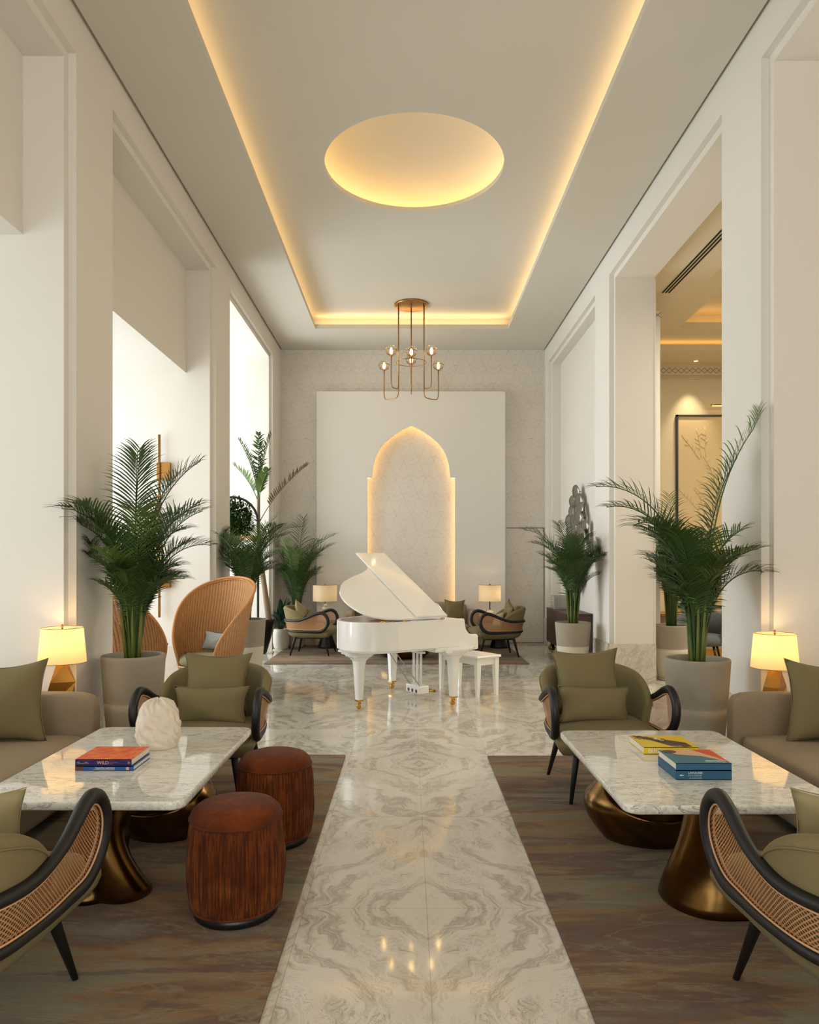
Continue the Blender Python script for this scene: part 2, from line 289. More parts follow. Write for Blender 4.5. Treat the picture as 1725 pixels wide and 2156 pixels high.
# ------------------------------------------------------------------ mesh helpers
class MB:
    def __init__(s): s.v = []; s.f = []; s.uv = {}; s.sm = set()
    def add(s, vs, fs, M4=None, uvs=None, smooth=True):
        b = len(s.v)
        for p in vs:
            p = Vector(p); s.v.append(M4 @ p if M4 else p)
        for i, f in enumerate(fs):
            if smooth: s.sm.add(len(s.f))
            if uvs: s.uv[len(s.f)] = [uvs[k] for k in f]
            s.f.append([b + k for k in f])
        return s
    def box(s, x0, x1, y0, y1, z0, z1, M4=None):
        return s.add([(x0, y0, z0), (x1, y0, z0), (x1, y1, z0), (x0, y1, z0), (x0, y0, z1), (x1, y0, z1), (x1, y1, z1), (x0, y1, z1)],
                     [(3, 2, 1, 0), (4, 5, 6, 7), (0, 1, 5, 4), (1, 2, 6, 5), (2, 3, 7, 6), (3, 0, 4, 7)], M4, smooth=False)
    def loft(s, rings, closed=True, caps=True, M4=None, uv=None, smooth=True, loop=False):
        n = len(rings[0]); vs = [p for r in rings for p in r]; fs = []; m = len(rings)
        for i in range(m if loop else m - 1):
            for j in range(n if closed else n - 1):
                a = i * n + j; b = i * n + (j + 1) % n; c = ((i + 1) % m) * n + (j + 1) % n; d = ((i + 1) % m) * n + j
                fs.append((a, b, c, d))
        s.add(vs, fs, M4, uv, smooth)
        if caps and closed and not loop:
            base = len(s.v) - len(vs)
            s.f.append([base + j for j in reversed(range(n))]); s.f.append([base + (m - 1) * n + j for j in range(n)])
        return s
    def lathe(s, prof, seg=32, M4=None, caps=True, smooth=True):
        return s.loft([[(r * math.cos(2 * pi * k / seg), r * math.sin(2 * pi * k / seg), z) for k in range(seg)] for r, z in prof], True, caps, M4, smooth=smooth)
    def tube(s, pts, rad, seg=8, loop=False, M4=None, flat=1.0):
        pts = [Vector(p) for p in pts]; n = len(pts); rings = []; up = None
        for i, p in enumerate(pts):
            a = pts[(i - 1) % n] if (loop or i > 0) else p; b = pts[(i + 1) % n] if (loop or i < n - 1) else p
            t = (b - a).normalized() if (b - a).length > 1e-9 else Vector((0, 0, 1))
            if up is None: up = Vector((0, 0, 1)) if abs(t.z) < .9 else Vector((1, 0, 0))
            x = t.cross(up)
            if x.length < 1e-6: x = t.cross(Vector((0, 1, 0)))
            x.normalize(); y = x.cross(t).normalized(); up = y
            r = rad[i] if isinstance(rad, (list, tuple)) else rad
            rings.append([p + x * (r * flat * math.cos(2 * pi * k / seg)) + y * (r * math.sin(2 * pi * k / seg)) for k in range(seg)])
        return s.loft(rings, True, True, M4, loop=loop)
    def build(s, name, mat, parent=None, bevel=None, bseg=3, sub=0, tri=False):
        me = bpy.data.meshes.new(name); me.from_pydata([tuple(p) for p in s.v], [], s.f)
        if s.uv:
            ul = me.uv_layers.new(name='UVMap')
            for pi_, poly in enumerate(me.polygons):
                if pi_ in s.uv:
                    for li, q in zip(poly.loop_indices, s.uv[pi_]): ul.data[li].uv = q
        for i, poly in enumerate(me.polygons): poly.use_smooth = (i in s.sm)
        mats = mat if isinstance(mat, list) else [mat]
        for m in mats: me.materials.append(M[m] if isinstance(m, str) else m)
        me.update()
        o = bpy.data.objects.new(name, me); COL.objects.link(o)
        if parent: o.parent = parent
        if bevel:
            b = o.modifiers.new('bevel', 'BEVEL'); b.width = bevel; b.segments = bseg; b.limit_method = 'ANGLE'
            for poly in me.polygons: poly.use_smooth = True
            wn = o.modifiers.new('wn', 'WEIGHTED_NORMAL'); wn.keep_sharp = True
        if sub:
            q = o.modifiers.new('sub', 'SUBSURF'); q.levels = sub; q.render_levels = sub
        return o

def thing(name, label, cat, loc=(0, 0, 0), rz=0., group=None):
    o = bpy.data.objects.new(name, None); COL.objects.link(o); o.location = loc; o.rotation_euler = (0, 0, rz); o.empty_display_size = .1
    return tag(o, label, cat, group)
def tag(o, label, cat, group=None):
    o['label'] = label; o['category'] = cat
    if group: o['group'] = group
    return o
def struct(mb, name, mat, parent=None, **k):
    o = mb.build(name, mat, parent, **k)
    if parent is None: o['kind'] = 'structure'
    return o
def kids(o): return [c for c in bpy.data.objects if c.parent == o]
def dup(root, loc, rz, label, group=None, scale=None):
    def rec(src, par):
        c = src.copy(); COL.objects.link(c)
        if par: c.parent = par
        for ch in kids(src): rec(ch, c)
        return c
    r = rec(root, None); r.location = loc; r.rotation_euler = (0, 0, rz); r['label'] = label
    if group: r['group'] = group
    if scale: r.scale = scale
    return r
def catmull(P, n=6):
    P = [Vector(p) for p in P]; out = []
    for i in range(len(P) - 1):
        p0 = P[max(0, i - 1)]; p1 = P[i]; p2 = P[i + 1]; p3 = P[min(len(P) - 1, i + 2)]
        for k in range(n):
            t = k / n; out.append(.5 * ((2 * p1) + (-p0 + p2) * t + (2 * p0 - 5 * p1 + 4 * p2 - p3) * t * t + (-p0 + 3 * p1 - 3 * p2 + p3) * t ** 3))
    out.append(P[-1]); return out
def text_obj(body, size, name, mat, parent, loc, rot, extrude=.0006, align='LEFT', spacing=1.0, sx=1.0):
    cu = bpy.data.curves.new(name, 'FONT'); cu.body = body; cu.size = size; cu.extrude = extrude; cu.align_x = align; cu.space_character = spacing
    tmp = bpy.data.objects.new('tmp', cu); COL.objects.link(tmp); dg = bpy.context.evaluated_depsgraph_get()
    me = bpy.data.meshes.new_from_object(tmp.evaluated_get(dg)); bpy.data.objects.remove(tmp, do_unlink=True)
    me.materials.clear(); me.materials.append(M[mat]); o = bpy.data.objects.new(name, me); COL.objects.link(o); o.parent = parent; o.location = loc; o.rotation_euler = rot; o.scale = (sx, 1, 1)
    return o
def P3(px, py, d): return Vector(((px - VX) * d / FPX, d, CH - (py - VY) * d / FPX))
# ================================================================== SETTING
LX, RX, YB, ZC, ZO, ZU = -2.47, 2.65, 14.0, 5.69, 5.38, 5.94
struct(MB().box(-6.4, 8.7, -4.2, 14.2, -.1, 0), 'floor', 'floor')
# ---- left wall: piers with stepped reveals, cross walls between the bays, downstands
m = MB(); st = .06; rb = .07
for y0, y1, xo in ((-4, 1.0, -6.2), (5.37, 6.03, -6.2), (9.27, 9.985, -6.2), (13.17, 14.2, -2.95)):
    m.box(LX - st, LX, y0, y1, 0, 5.72)
    m.box(xo, LX - st, y0 - (rb if y0 > 0 else 0), y1 + (rb if y1 < 14 else 0), 0, 5.72)
for y0, y1 in ((1.0, 5.37), (6.03, 9.27), (9.985, 13.17)):
    m.box(LX - st, LX, y0, y1, ZO, 5.72)
    m.box(-2.83 if y0 < 9.5 else -2.95, LX - st, y0 + rb, y1 - rb, ZO - rb, 5.72)
for y0, y1 in ((1.0, 5.37), (6.03, 9.27)): m.box(-2.97, -2.83, y0 + rb, y1 - rb, 4.0, 5.72)
m.box(-6.2, -2.95, 13.95, 14.2, 0, 5.72)
struct(m, 'wall_left', 'wall')
m = MB(); m.box(-6.2, -2.97, 1.0 + rb, 5.37 - rb, 4.0, 4.1); m.box(-6.2, -2.97, 6.03 + rb, 9.27 - rb, 4.0, 4.1); m.box(-6.2, -2.95, 9.985 + rb, 13.95, 5.35, 5.45)
struct(m, 'ceiling_bays', 'wall')
# outer wall with three windows
m = MB(); wz = {0: (.4, 3.6), 1: (.4, 3.6), 2: (.4, 4.9)}; ws = ((1.7, 4.9), (6.5, 8.9), (10.4, 12.8)); yy = -4
for i, (a, b) in enumerate(ws):
    m.box(-6.4, -6.2, yy, a, 0, 5.72); m.box(-6.4, -6.2, a, b, 0, wz[i][0]); m.box(-6.4, -6.2, a, b, wz[i][1], 5.72); yy = b
m.box(-6.4, -6.2, yy, 14.2, 0, 5.72); struct(m, 'wall_far_left', 'wall')
for i, (a, b) in enumerate(ws):
    z0, z1 = wz[i]; f = MB()
    for s0, s1, t0, t1 in ((a, b, z0, z0 + .06), (a, b, z1 - .06, z1), (a, a + .06, z0, z1), (b - .06, b, z0, z1), ((a + b) / 2 - .03, (a + b) / 2 + .03, z0, z1)): f.box(-6.33, -6.27, s0, s1, t0, t1)
    fo = struct(f, 'window_%d' % (i + 1), 'black'); MB().box(-6.305, -6.295, a, b, z0, z1).build('pane', 'glass', fo)
# ---- right wall
m = MB()
m.box(RX, 3.10, -4, 1.0, 0, 5.72)
for y0, y1 in ((5.42, 6.10), (9.52, 10.25)):
    m.box(RX, RX + st, y0, y1, 0, 5.72); m.box(RX + st, 3.22, y0 - rb, y1 + (rb if y1 < 10 else 0), 0, 5.72)
m.box(RX, RX + st, 13.65, 14.2, 0, 5.72); m.box(2.87, 3.22, 10.25, 14.2, 0, 5.72); m.box(RX + st, 2.87, 13.65 - rb, 14.2, 0, 5.72); m.box(RX + st, 2.87, 10.25, 10.25 + rb, 0, 5.72)
for y0, y1, xo in ((1.0, 5.42, 3.10), (6.10, 9.52, 3.22), (10.25, 13.65, 2.87)):
    m.box(RX, RX + st, y0, y1, ZO, 5.72); m.box(RX + st, xo, y0 + rb, y1 - rb, ZO - rb, 5.72)
m.box(3.22, 3.55, 10.17, 13.6, 0, 5.12)
m.box(3.22, 3.24, 9.445, 9.60, 0, 5.38)
struct(m, 'wall_right', 'wall')
# ---- back wall, projecting panel with the pointed niche
struct(MB().box(-2.6, 2.9, 14.0, 14.2, 0, 5.72), 'wall_back', 'inlay')
ac = .055
half = [(.84, 0), (.84, 3.2), (.745, 3.205), (.743, 3.27), (.72, 3.46), (.673, 3.62), (.61, 3.745), (.515, 3.87), (.357, 4.0), (.167, 4.125), (0, 4.20)]
def archpoly(off):
    r = [(ac + x + (off if x > 0 else 0), z + (off if z > 3.2 and x < .7 else 0)) for x, z in half]
    l = [(2 * ac - x, z) for x, z in reversed(r[:-1])]
    return r + l
def upanel(mb, off, y0, y1):
    hole = archpoly(off); outer = [(-1.755, 0), (-1.755, 4.855), (1.855, 4.855), (1.855, 0)]
    poly = outer + hole; n = len(poly)
    vs = [(x, y0, z) for x, z in poly] + [(x, y1, z) for x, z in poly]
    fs = [tuple(range(n)), tuple(reversed(range(n, 2 * n)))] + [(i, i + n, (i + 1) % n + n, (i + 1) % n) for i in range(n)]
    mb.add(vs, fs, smooth=False)
m = MB(); upanel(m, 0, 13.82, 13.86); upanel(m, .075, 13.86, 14.0)
struct(m, 'wall_back_panel', 'wall')
t = thing('niche_light', 'warm hidden strip light edging the pointed arch niche', 'light', (0, 0, 0)); t['kind'] = 'structure'
MB().tube([(x, 13.90, z) for x, z in archpoly(.055)], .008, 6).build('strip', 'led', t)
m = MB(); m.box(-1.775, ac - .84, 13.80, 13.82, 0, .46); m.box(ac + .84, 1.875, 13.80, 13.82, 0, .46); struct(m, 'baseboard_back', 'plinth')
m = MB(); zt = 1.6 + 70 * 14 / FPX
m.box(1.90, 2.64, 13.993, 14.0, zt, zt + .012); m.box(2.625, 2.637, 13.993, 14.0, .03, zt); m.box(1.90, 2.64, 13.993, 14.0, .018, .03)
struct(m, 'door_1', 'walnut')
# ---- marble plinths
m = MB(); e = .02; hz = .52
for y0, y1 in ((5.37, 6.03), (9.27, 9.985), (13.17, 14.0)):
    m.box(LX, LX + e, y0 - e, min(y1 + e, 13.999), 0, hz); m.box(-6.15 if y1 < 13 else -2.95, LX, y0 - rb - e, y0 - rb, 0, hz)
    if y1 < 13: m.box(-6.15, LX, y1 + rb, y1 + rb + e, 0, hz)
struct(m, 'baseboard_left', 'plinth')
m = MB(); 
for y0, y1 in ((5.42, 6.10), (9.52, 10.25)):
    m.box(RX - e, RX, y0 - e, y1 + e, 0, hz); m.box(RX - e, 3.24, y0 - rb - e, y0 - rb, 0, hz)
    if y1 < 10: m.box(RX - e, 3.24, y1 + rb, y1 + rb + e, 0, hz)
m.box(3.20, 3.57, 10.15, 10.17, 0, hz); m.box(RX - e, RX, 13.65, 13.999, 0, hz)
struct(m, 'baseboard_right', 'plinth')
m = MB(); m.box(LX, LX + .006, 5.35, 6.05, .51, .53) ; 
# ---- main ceiling: lower ring, lip, cove cavity, raised field with dome
TX0, TX1, TY0, TY1 = -1.637, 1.758, -2.2, 12.69
m = MB(); a0, a1 = LX + .03, RX - .03
m.box(a0, TX0, -4, 13.985, ZC, ZC + .05); m.box(TX1, a1, -4, 13.985, ZC, ZC + .05); m.box(TX0, TX1, TY1, 13.985, ZC, ZC + .05); m.box(TX0, TX1, -4, TY0, ZC, ZC + .05)
for x0, x1, y0, y1 in ((TX0 - .02, TX0, TY0 - .02, TY1 + .02), (TX1, TX1 + .02, TY0 - .02, TY1 + .02), (TX0, TX1, TY1, TY1 + .02), (TX0, TX1, TY0 - .02, TY0)): m.box(x0, x1, y0, y1, ZC + .05, ZC + .075)
g = .24
for x0, x1, y0, y1 in ((TX0 - g - .05, TX0 - g, TY0 - g, TY1 + g), (TX1 + g, TX1 + g + .05, TY0 - g, TY1 + g), (TX0 - g, TX1 + g, TY1 + g, TY1 + g + .05), (TX0 - g, TX1 + g, TY0 - g - .05, TY0 - g)): m.box(x0, x1, y0, y1, ZC + .04, ZU + .1)
DC = (.065, 7.96); DR = .985
N = 96; inner = []; outer = []
X0, X1, Y0, Y1 = TX0 - g - .03, TX1 + g + .03, TY0 - g - .03, TY1 + g + .03
angs = sorted([2 * pi * k / N for k in range(N)] + [math.atan2(yy - DC[1], xx - DC[0]) % (2 * pi) for xx in (X0, X1) for yy in (Y0, Y1)])
for A in angs:
    c, s_ = math.cos(A), math.sin(A); ts = []
    if c > 1e-9: ts.append((X1 - DC[0]) / c)
    if c < -1e-9: ts.append((X0 - DC[0]) / c)
    if s_ > 1e-9: ts.append((Y1 - DC[1]) / s_)
    if s_ < -1e-9: ts.append((Y0 - DC[1]) / s_)
    q = min(ts); outer.append((DC[0] + q * c, DC[1] + q * s_, ZU)); inner.append((DC[0] + DR * c, DC[1] + DR * s_, ZU))
m.loft([outer, inner], True, False, smooth=False)
m.loft([inner, [(x, y, ZU + .05) for x, y, z in inner]], True, False)
def circ(r, z): return [(DC[0] + r * math.cos(A), DC[1] + r * math.sin(A), z) for A in angs]
m.loft([circ(DR, ZU + .05), circ(DR + .02, ZU + .05), circ(DR + .02, ZU + .03), circ(DR + .13, ZU + .03), circ(DR + .13, ZU + .10)] + [circ((DR + .13) * math.cos(k / 14 * pi / 2), ZU + .10 + .34 * math.sin(k / 14 * pi / 2)) for k in range(1, 14)] + [circ(.001, ZU + .44)], True, False)
m.loft([outer, [(x, y, ZU + .6) for x, y, z in outer]], True, False); 
struct(m, 'ceiling', 'ceil')
m = MB().tube([(DC[0] + (DR + .075) * math.cos(2 * pi * k / 64), DC[1] + (DR + .075) * math.sin(2 * pi * k / 64), ZU + .045) for k in range(64)], .012, 6, True)
o = struct(m, 'trim_1', 'led_soft'); 
m = MB(); m.box(LX - .005, LX + .03, -4, 14.0, ZC + .03, ZC + .06); m.box(RX - .03, RX + .005, -4, 14.0, ZC + .03, ZC + .06); struct(m, 'trim_2', 'dark_gap')
def cove(name, x0, x1, y0, y1, rot, p):
    area(name, ((x0 + x1) / 2, (y0 + y1) / 2, ZC + .08), (x1 - x0, y1 - y0), p, WARM, (pi, 0, 0))
cove('cove_left', TX0 - .12, TX0 - .08, TY0, TY1, 0, 10); cove('cove_right', TX1 + .08, TX1 + .12, TY0, TY1, 0, 12.5)
cove('cove_back', TX0, TX1, TY1 + .08, TY1 + .12, 0, 5)
# ---- behind the viewer
m = MB(); m.box(-6.4, -2.2, -4.2, -4, 0, 5.72); m.box(2.4, 8.7, -4.2, -4, 0, 5.72); m.box(-2.2, 2.4, -4.2, -4, 0, .3); m.box(-2.2, 2.4, -4.2, -4, 5.2, 6.5)
struct(m, 'wall_rear', 'wall')
f = MB()
for x in (-2.2, -.7, .83, 2.34): f.box(x, x + .06, -4.12, -4.06, .3, 5.2)
for z in (.3, 3.0, 5.14): f.box(-2.2, 2.4, -4.12, -4.06, z, z + .06)
fo = struct(f, 'window_4', 'black'); MB().box(-2.2, 2.4, -4.095, -4.085, .3, 5.2).build('pane', 'glass', fo)  # unseen window, added to bring light in from behind the viewer
# ---- neighbouring lounge on the right
m = MB(); m.box(3.22, 8.7, 13.6, 13.8, 0, 5.9); m.box(8.5, 8.7, -4, 13.8, 0, 5.9); m.box(3.22, 8.5, 13.55, 13.6, 5.10, 5.28)
m.box(3.22, 8.5, 13.57, 13.6, 5.03, 5.05); m.box(3.22, 8.5, 13.53, 13.6, 5.26, 5.29)
struct(m, 'wall_lounge', 'cornice')
tx0, tx1, ty0, ty1 = 4.45, 7.6, 7.4, 11.92
m = MB(); m.box(3.10, 4.03, -4, 13.6, ZO, ZO + .4)
m.box(4.03, tx0, -4, 13.6, 5.45, 5.5); m.box(tx1, 8.5, -4, 13.6, 5.45, 5.5); m.box(tx0, tx1, -4, ty0, 5.45, 5.5); m.box(tx0, tx1, ty1, 13.6, 5.45, 5.5)
m.box(tx0 - .3, tx1 + .3, ty0 - .3, ty1 + .35, 5.78, 5.83); m.box(tx0, tx1, ty1, ty1 + .02, 5.5, 5.55); m.box(tx0 - .3, tx1 + .3, ty1 + .3, ty1 + .35, 5.5, 5.83); m.box(tx0 - .35, tx0 - .3, ty0 - .3, ty1 + .3, 5.5, 5.83)
m.box(4.03, 8.5, 12.55, 12.6, 5.28, 5.37); m.box(3.55, 8.5, 12.6, 13.6, 5.28, 5.33)
struct(m, 'ceiling_lounge', 'cornice')
m = MB(); m.box(tx0, tx1, ty1 + .1, ty1 + .13, 5.51, 5.53); m.box(3.6, 8.5, 12.68, 12.71, 5.335, 5.35); struct(m, 'trim_3', 'led_lounge')
# lattice carving on the lounge cornice
m = MB()
for (xa, xb, y) in ((3.58, 6.2, 13.545), (3.24, 3.54, 10.165)):
    k = 0; x = xa
    zz0, zz1 = (5.13, 5.23) if y > 12 else (5.03, 5.11)
    while x < xb - .05:
        for (p, q) in (((x, zz0), (x + .11, zz1)), ((x, zz1), (x + .11, zz0))): m.tube([(p[0], y, p[1]), (q[0], y, q[1])], .004, 4)
        x += .11
struct(m, 'trim_4', 'stone_pot')
m = MB()
t = tag(MB().box(3.545, 3.70, 6.2, 10.16, ZO - .004, ZO).build('air_vent', 'cornice'), 'long linear air slot with three black gaps in the opening ceiling', 'vent')
for x in (3.56, 3.605, 3.65): MB().box(x, x + .026, 6.2, 10.15, ZO - .007, ZO - .003).build('slot', 'slot', t)
def spot(x, y, z, lab, e):
    t = thing('downlight', lab, 'light', (x, y, z)); MB().lathe([(.045, -.004), (.05, -.002), (.05, 0)], 20).build('trim_ring', 'cornice', t)
    MB().lathe([(.001, -.006), (.034, -.005)], 20, caps=True).build('lens', 'led', t)
    l = bpy.data.lights.new('downlight_beam', 'SPOT'); l.energy = e; l.color = (1, .85, .55); l.spot_size = 1.0; l.spot_blend = .8; l.shadow_soft_size = .03
    lo = bpy.data.objects.new('downlight_beam', l); COL.objects.link(lo); lo.location = (x, y, z - .02); lo.rotation_euler = (.12, 0, 0)
spot(5.28, 13.25, 5.28, 'small round ceiling downlight above the framed artwork in the side lounge', 70)
# framed relief artwork
ax0 = P3(1427, 0, 13.5)[0]; az1 = CH + (1182 - 873) * 13.55 / FPX; az0 = CH + (1182 - 1279) * 13.55 / FPX
t = thing('framed_artwork', 'tall cream relief artwork with branches in a thin black frame, in the side lounge', 'picture', (ax0 + .9, 13.6, az0))
MB().box(-.87, .87, -.03, 0, 0, az1 - az0).build('panel', 'panel_art', t)
m = MB(); hh = az1 - az0
m.box(-.9, -.865, -.05, 0, 0, hh); m.box(.865, .9, -.05, 0, 0, hh); m.box(-.9, .9, -.05, 0, 0, .035); m.box(-.9, .9, -.05, 0, hh - .035, hh); m.build('frame', 'black', t)
m = MB(); r2 = random.Random(4)
for k in range(9):
    p = Vector((-.2 + r2.uniform(-.3, .3), -.034, 2.3 + r2.uniform(-.7, .6))); a = r2.uniform(1.6, 2.6); pts = [p.copy()]
    for j in range(7): a += r2.uniform(-.15, .2); p += Vector((math.cos(a) * .08, 0, math.sin(a) * .08)); pts.append(p.copy())
    m.tube(pts, .005, 5)
    for j in (2, 3, 4, 5):
        b = a + r2.choice((-.8, .8)); q = pts[j]; m.tube([q, q + Vector((math.cos(b) * .1, 0, math.sin(b) * .1))], .004, 5)
m.build('branch_relief', 'panel_art', t)
t = thing('picture_light', 'brass bar picture light above the black framed artwork', 'light', (ax0 + .9, 13.6, 4.5)); zz = CH + (1182 - 853) * 13.4 / FPX - 4.5
MB().tube([(-.33, -.22, zz), (.33, -.22, zz)], .014, 8).build('bar', 'brass', t); MB().tube([(0, -.22, zz), (0, -.01, zz + .02)], .01, 8).build('arm', 'brass', t)
MB().box(-.3, .3, -.228, -.212, zz - .02, zz - .014).build('lamp_strip', 'led', t)
t = thing('console_table', 'long brass-edged console table under the framed artwork', 'table', (5.4, 13.35, 0))
MB().box(-1.3, 1.3, -.2, .2, .60, .66).build('top', 'brass', t, bevel=.01); MB().box(-1.25, 1.25, -.17, .17, .4, .43).build('shelf', 'brass', t)
for x in (-1.2, 1.2):
    for y in (-.15, .15): MB().box(x - .02, x + .02, y - .02, y + .02, 0, .6).build('leg', 'black', t)
tag(MB().box(3.6, 8.3, 10.6, 13.1, .001, .012).build('carpet', 'mustard'), 'mustard yellow carpet in the side lounge seen past the palms', 'rug')
# ================================================================== RUGS
def rug(x0, x1, y0, y1, lab):
    o = MB().box(x0, x1, y0, y1, .0005, .014).build('area_rug', 'rug', bevel=.004); return tag(o, lab, 'rug', 'streaked wool area rugs')
rug(-2.44, -.515, .8, 5.93, 'brown and grey streaked wool rug under the orange velvet poufs')
rug(.648, 2.62, .8, 5.90, 'brown and grey streaked wool rug under the table with yellow book')
rug(-2.25, 1.88, 11.2, 13.75, 'taupe streaked rug at the far end behind the white piano')

# ================================================================== SOFT THINGS
def pillow_mesh(mb, w, h, th, M4=None, n=16, seed=0, corner=.10):
    r = random.Random(seed); ph = [r.uniform(0, 6) for _ in range(4)]
    def pt(u, v, s):
        x = u * w / 2 * (1 - corner * (1 - v * v) * abs(u) ** 1.5 * .9) ; 
        x = u * w / 2 * (1 - corner * (1 - v ** 2)); z = v * h / 2 * (1 - corner * (1 - u ** 2))
        k = max(0, (1 - u * u) * (1 - v * v)) ** .42
        y = s * th / 2 * k * (1 + .07 * math.sin(5 * u + ph[0]) * math.sin(4 * v + ph[1]))
        y += .012 * math.sin(3 * u + ph[2]) * math.sin(3 * v + ph[3]) * (1 - k * .5)
        return Vector((x, y, z))
    for s in (1, -1):
        vs = [pt(-1 + 2 * i / n, -1 + 2 * j / n, s) for j in range(n + 1) for i in range(n + 1)]
        fs = []
        for j in range(n):
            for i in range(n):
                a = j * (n + 1) + i; f = (a, a + 1, a + n + 2, a + n + 1)
                fs.append(f if s < 0 else f[::-1])
        uv = [(i / n, j / n) for j in range(n + 1) for i in range(n + 1)]
        mb.add(vs, fs, M4, uvs=uv)
    return mb
def weld(o, d=.0005):
    bm = bmesh.new(); bm.from_mesh(o.data); bmesh.ops.remove_doubles(bm, verts=bm.verts, dist=d); bmesh.ops.recalc_face_normals(bm, faces=bm.faces); bm.to_mesh(o.data); bm.free(); return o
def pillow(name, lab, loc, w, h, th, mat, rz=0., lean=0., roll=0., group=None, seed=0, corner=.17):
    o = weld(pillow_mesh(MB(), w, h, th, seed=seed, corner=corner).build(name, mat)); o.location = loc
    o.rotation_euler = (Matrix.Rotation(rz, 3, 'Z') @ Matrix.Rotation(lean, 3, 'X') @ Matrix.Rotation(roll, 3, 'Y')).to_euler()
    e = []
    n = 16
    def edge(u, v): return Vector((u * w / 2 * (1 - corner * (1 - v * v)), 0, v * h / 2 * (1 - corner * (1 - u * u))))
    loop = [edge(-1 + 2 * k / n, -1) for k in range(n)] + [edge(1, -1 + 2 * k / n) for k in range(n)] + [edge(1 - 2 * k / n, 1) for k in range(n)] + [edge(-1, 1 - 2 * k / n) for k in range(n)]
    MB().tube(loop, .0025, 5, True).build('piping', mat, o)
    return tag(o, lab, 'pillow', group)
def rbox(x0, x1, y0, y1, z0, z1, r, name, mat, parent, puff=0.):
    """rounded upholstered block"""
    bm = bmesh.new(); bmesh.ops.create_cube(bm, size=1)
    for v in bm.verts: v.co = Vector(((x0 + x1) / 2 + v.co.x * (x1 - x0), (y0 + y1) / 2 + v.co.y * (y1 - y0), (z0 + z1) / 2 + v.co.z * (z1 - z0)))
    bmesh.ops.subdivide_edges(bm, edges=bm.edges, cuts=5, use_grid_fill=True)
    cx, cy = (x0 + x1) / 2, (y0 + y1) / 2
    for v in bm.verts:
        p = v.co; q = Vector((min(max(p.x, x0 + r), x1 - r), min(max(p.y, y0 + r), y1 - r), min(max(p.z, z0 + r), z1 - r))); d = p - q
        if d.length > 1e-6: v.co = q + d.normalized() * r
    for f in bm.faces: f.smooth = True
    if puff:
        for v in bm.verts:
            if v.co.z > (z0 + z1) / 2: v.co.z += puff * max(0, 1 - ((v.co.x - cx) / (x1 - x0) * 2) ** 2) * max(0, 1 - ((v.co.y - cy) / (y1 - y0) * 2) ** 2)
    me = bpy.data.meshes.new(name); bm.to_mesh(me); bm.free(); me.materials.append(M[mat]); o = bpy.data.objects.new(name, me); COL.objects.link(o); o.parent = parent
    s = o.modifiers.new('s', 'SUBSURF'); s.levels = s.render_levels = 1
    return o

# ================================================================== ARMCHAIR
UP = catmull([(-.425, -.37), (-.40, -.18), (-.375, .04), (-.31, .24), (-.17, .355), (0, .39), (.17, .355), (.31, .24), (.375, .04), (.40, -.18), (.425, -.37)] if False else
             [(x, y, 0) for x, y in [(-.372, -.37), (-.352, -.18), (-.335, .04), (-.285, .24), (-.165, .355), (0, .39), (.165, .355), (.285, .24), (.335, .04), (.352, -.18), (.372, -.37)]], 8)
def upath():
    n = len(UP); L = [0]
    for i in range(1, n): L.append(L[-1] + (UP[i] - UP[i - 1]).length)
    T = L[-1]; out = []
    for i in range(n):
        a = UP[max(0, i - 1)]; b = UP[min(n - 1, i + 1)]; d = (b - a).normalized(); nor = Vector((-d.y, d.x, 0))  # left normal
        if nor.dot(UP[i] + Vector((0, .3, 0))) < 0: nor = -nor
        out.append((UP[i], nor, L[i] / T * 2 - 1, L[i]))
    return out, T
UPTS, ULEN = upath()
def usample(t):
    t = max(-1, min(1, t)); 
    for i in range(len(UPTS) - 1):
        if UPTS[i + 1][2] >= t - 1e-9:
            a, b = UPTS[i], UPTS[i + 1]; k = (t - a[2]) / (b[2] - a[2]); return a[0].lerp(b[0], k), a[1].lerp(b[1], k).normalized()
    return UPTS[-1][0], UPTS[-1][1]
def sm(a, b, x):
    x = max(0, min(1, (x - a) / (b - a))); return x * x * (3 - 2 * x)
def bandz(t):
    a = abs(t); zt = .59 + .145 * sm(.42, .93, a); zb = .415 - .005 * sm(.3, .9, a) + .03 * sm(.8, 1, a)
    return zt, zb
def lean_off(z): return (z - .40) * .22
def surf(t, z, off=0.):
    p, n = usample(t); k = 1 - .75 * sm(.45, .95, abs(t)); return Vector((p.x, p.y, 0)) + n * (off + lean_off(z) * k) + Vector((0, 0, z))
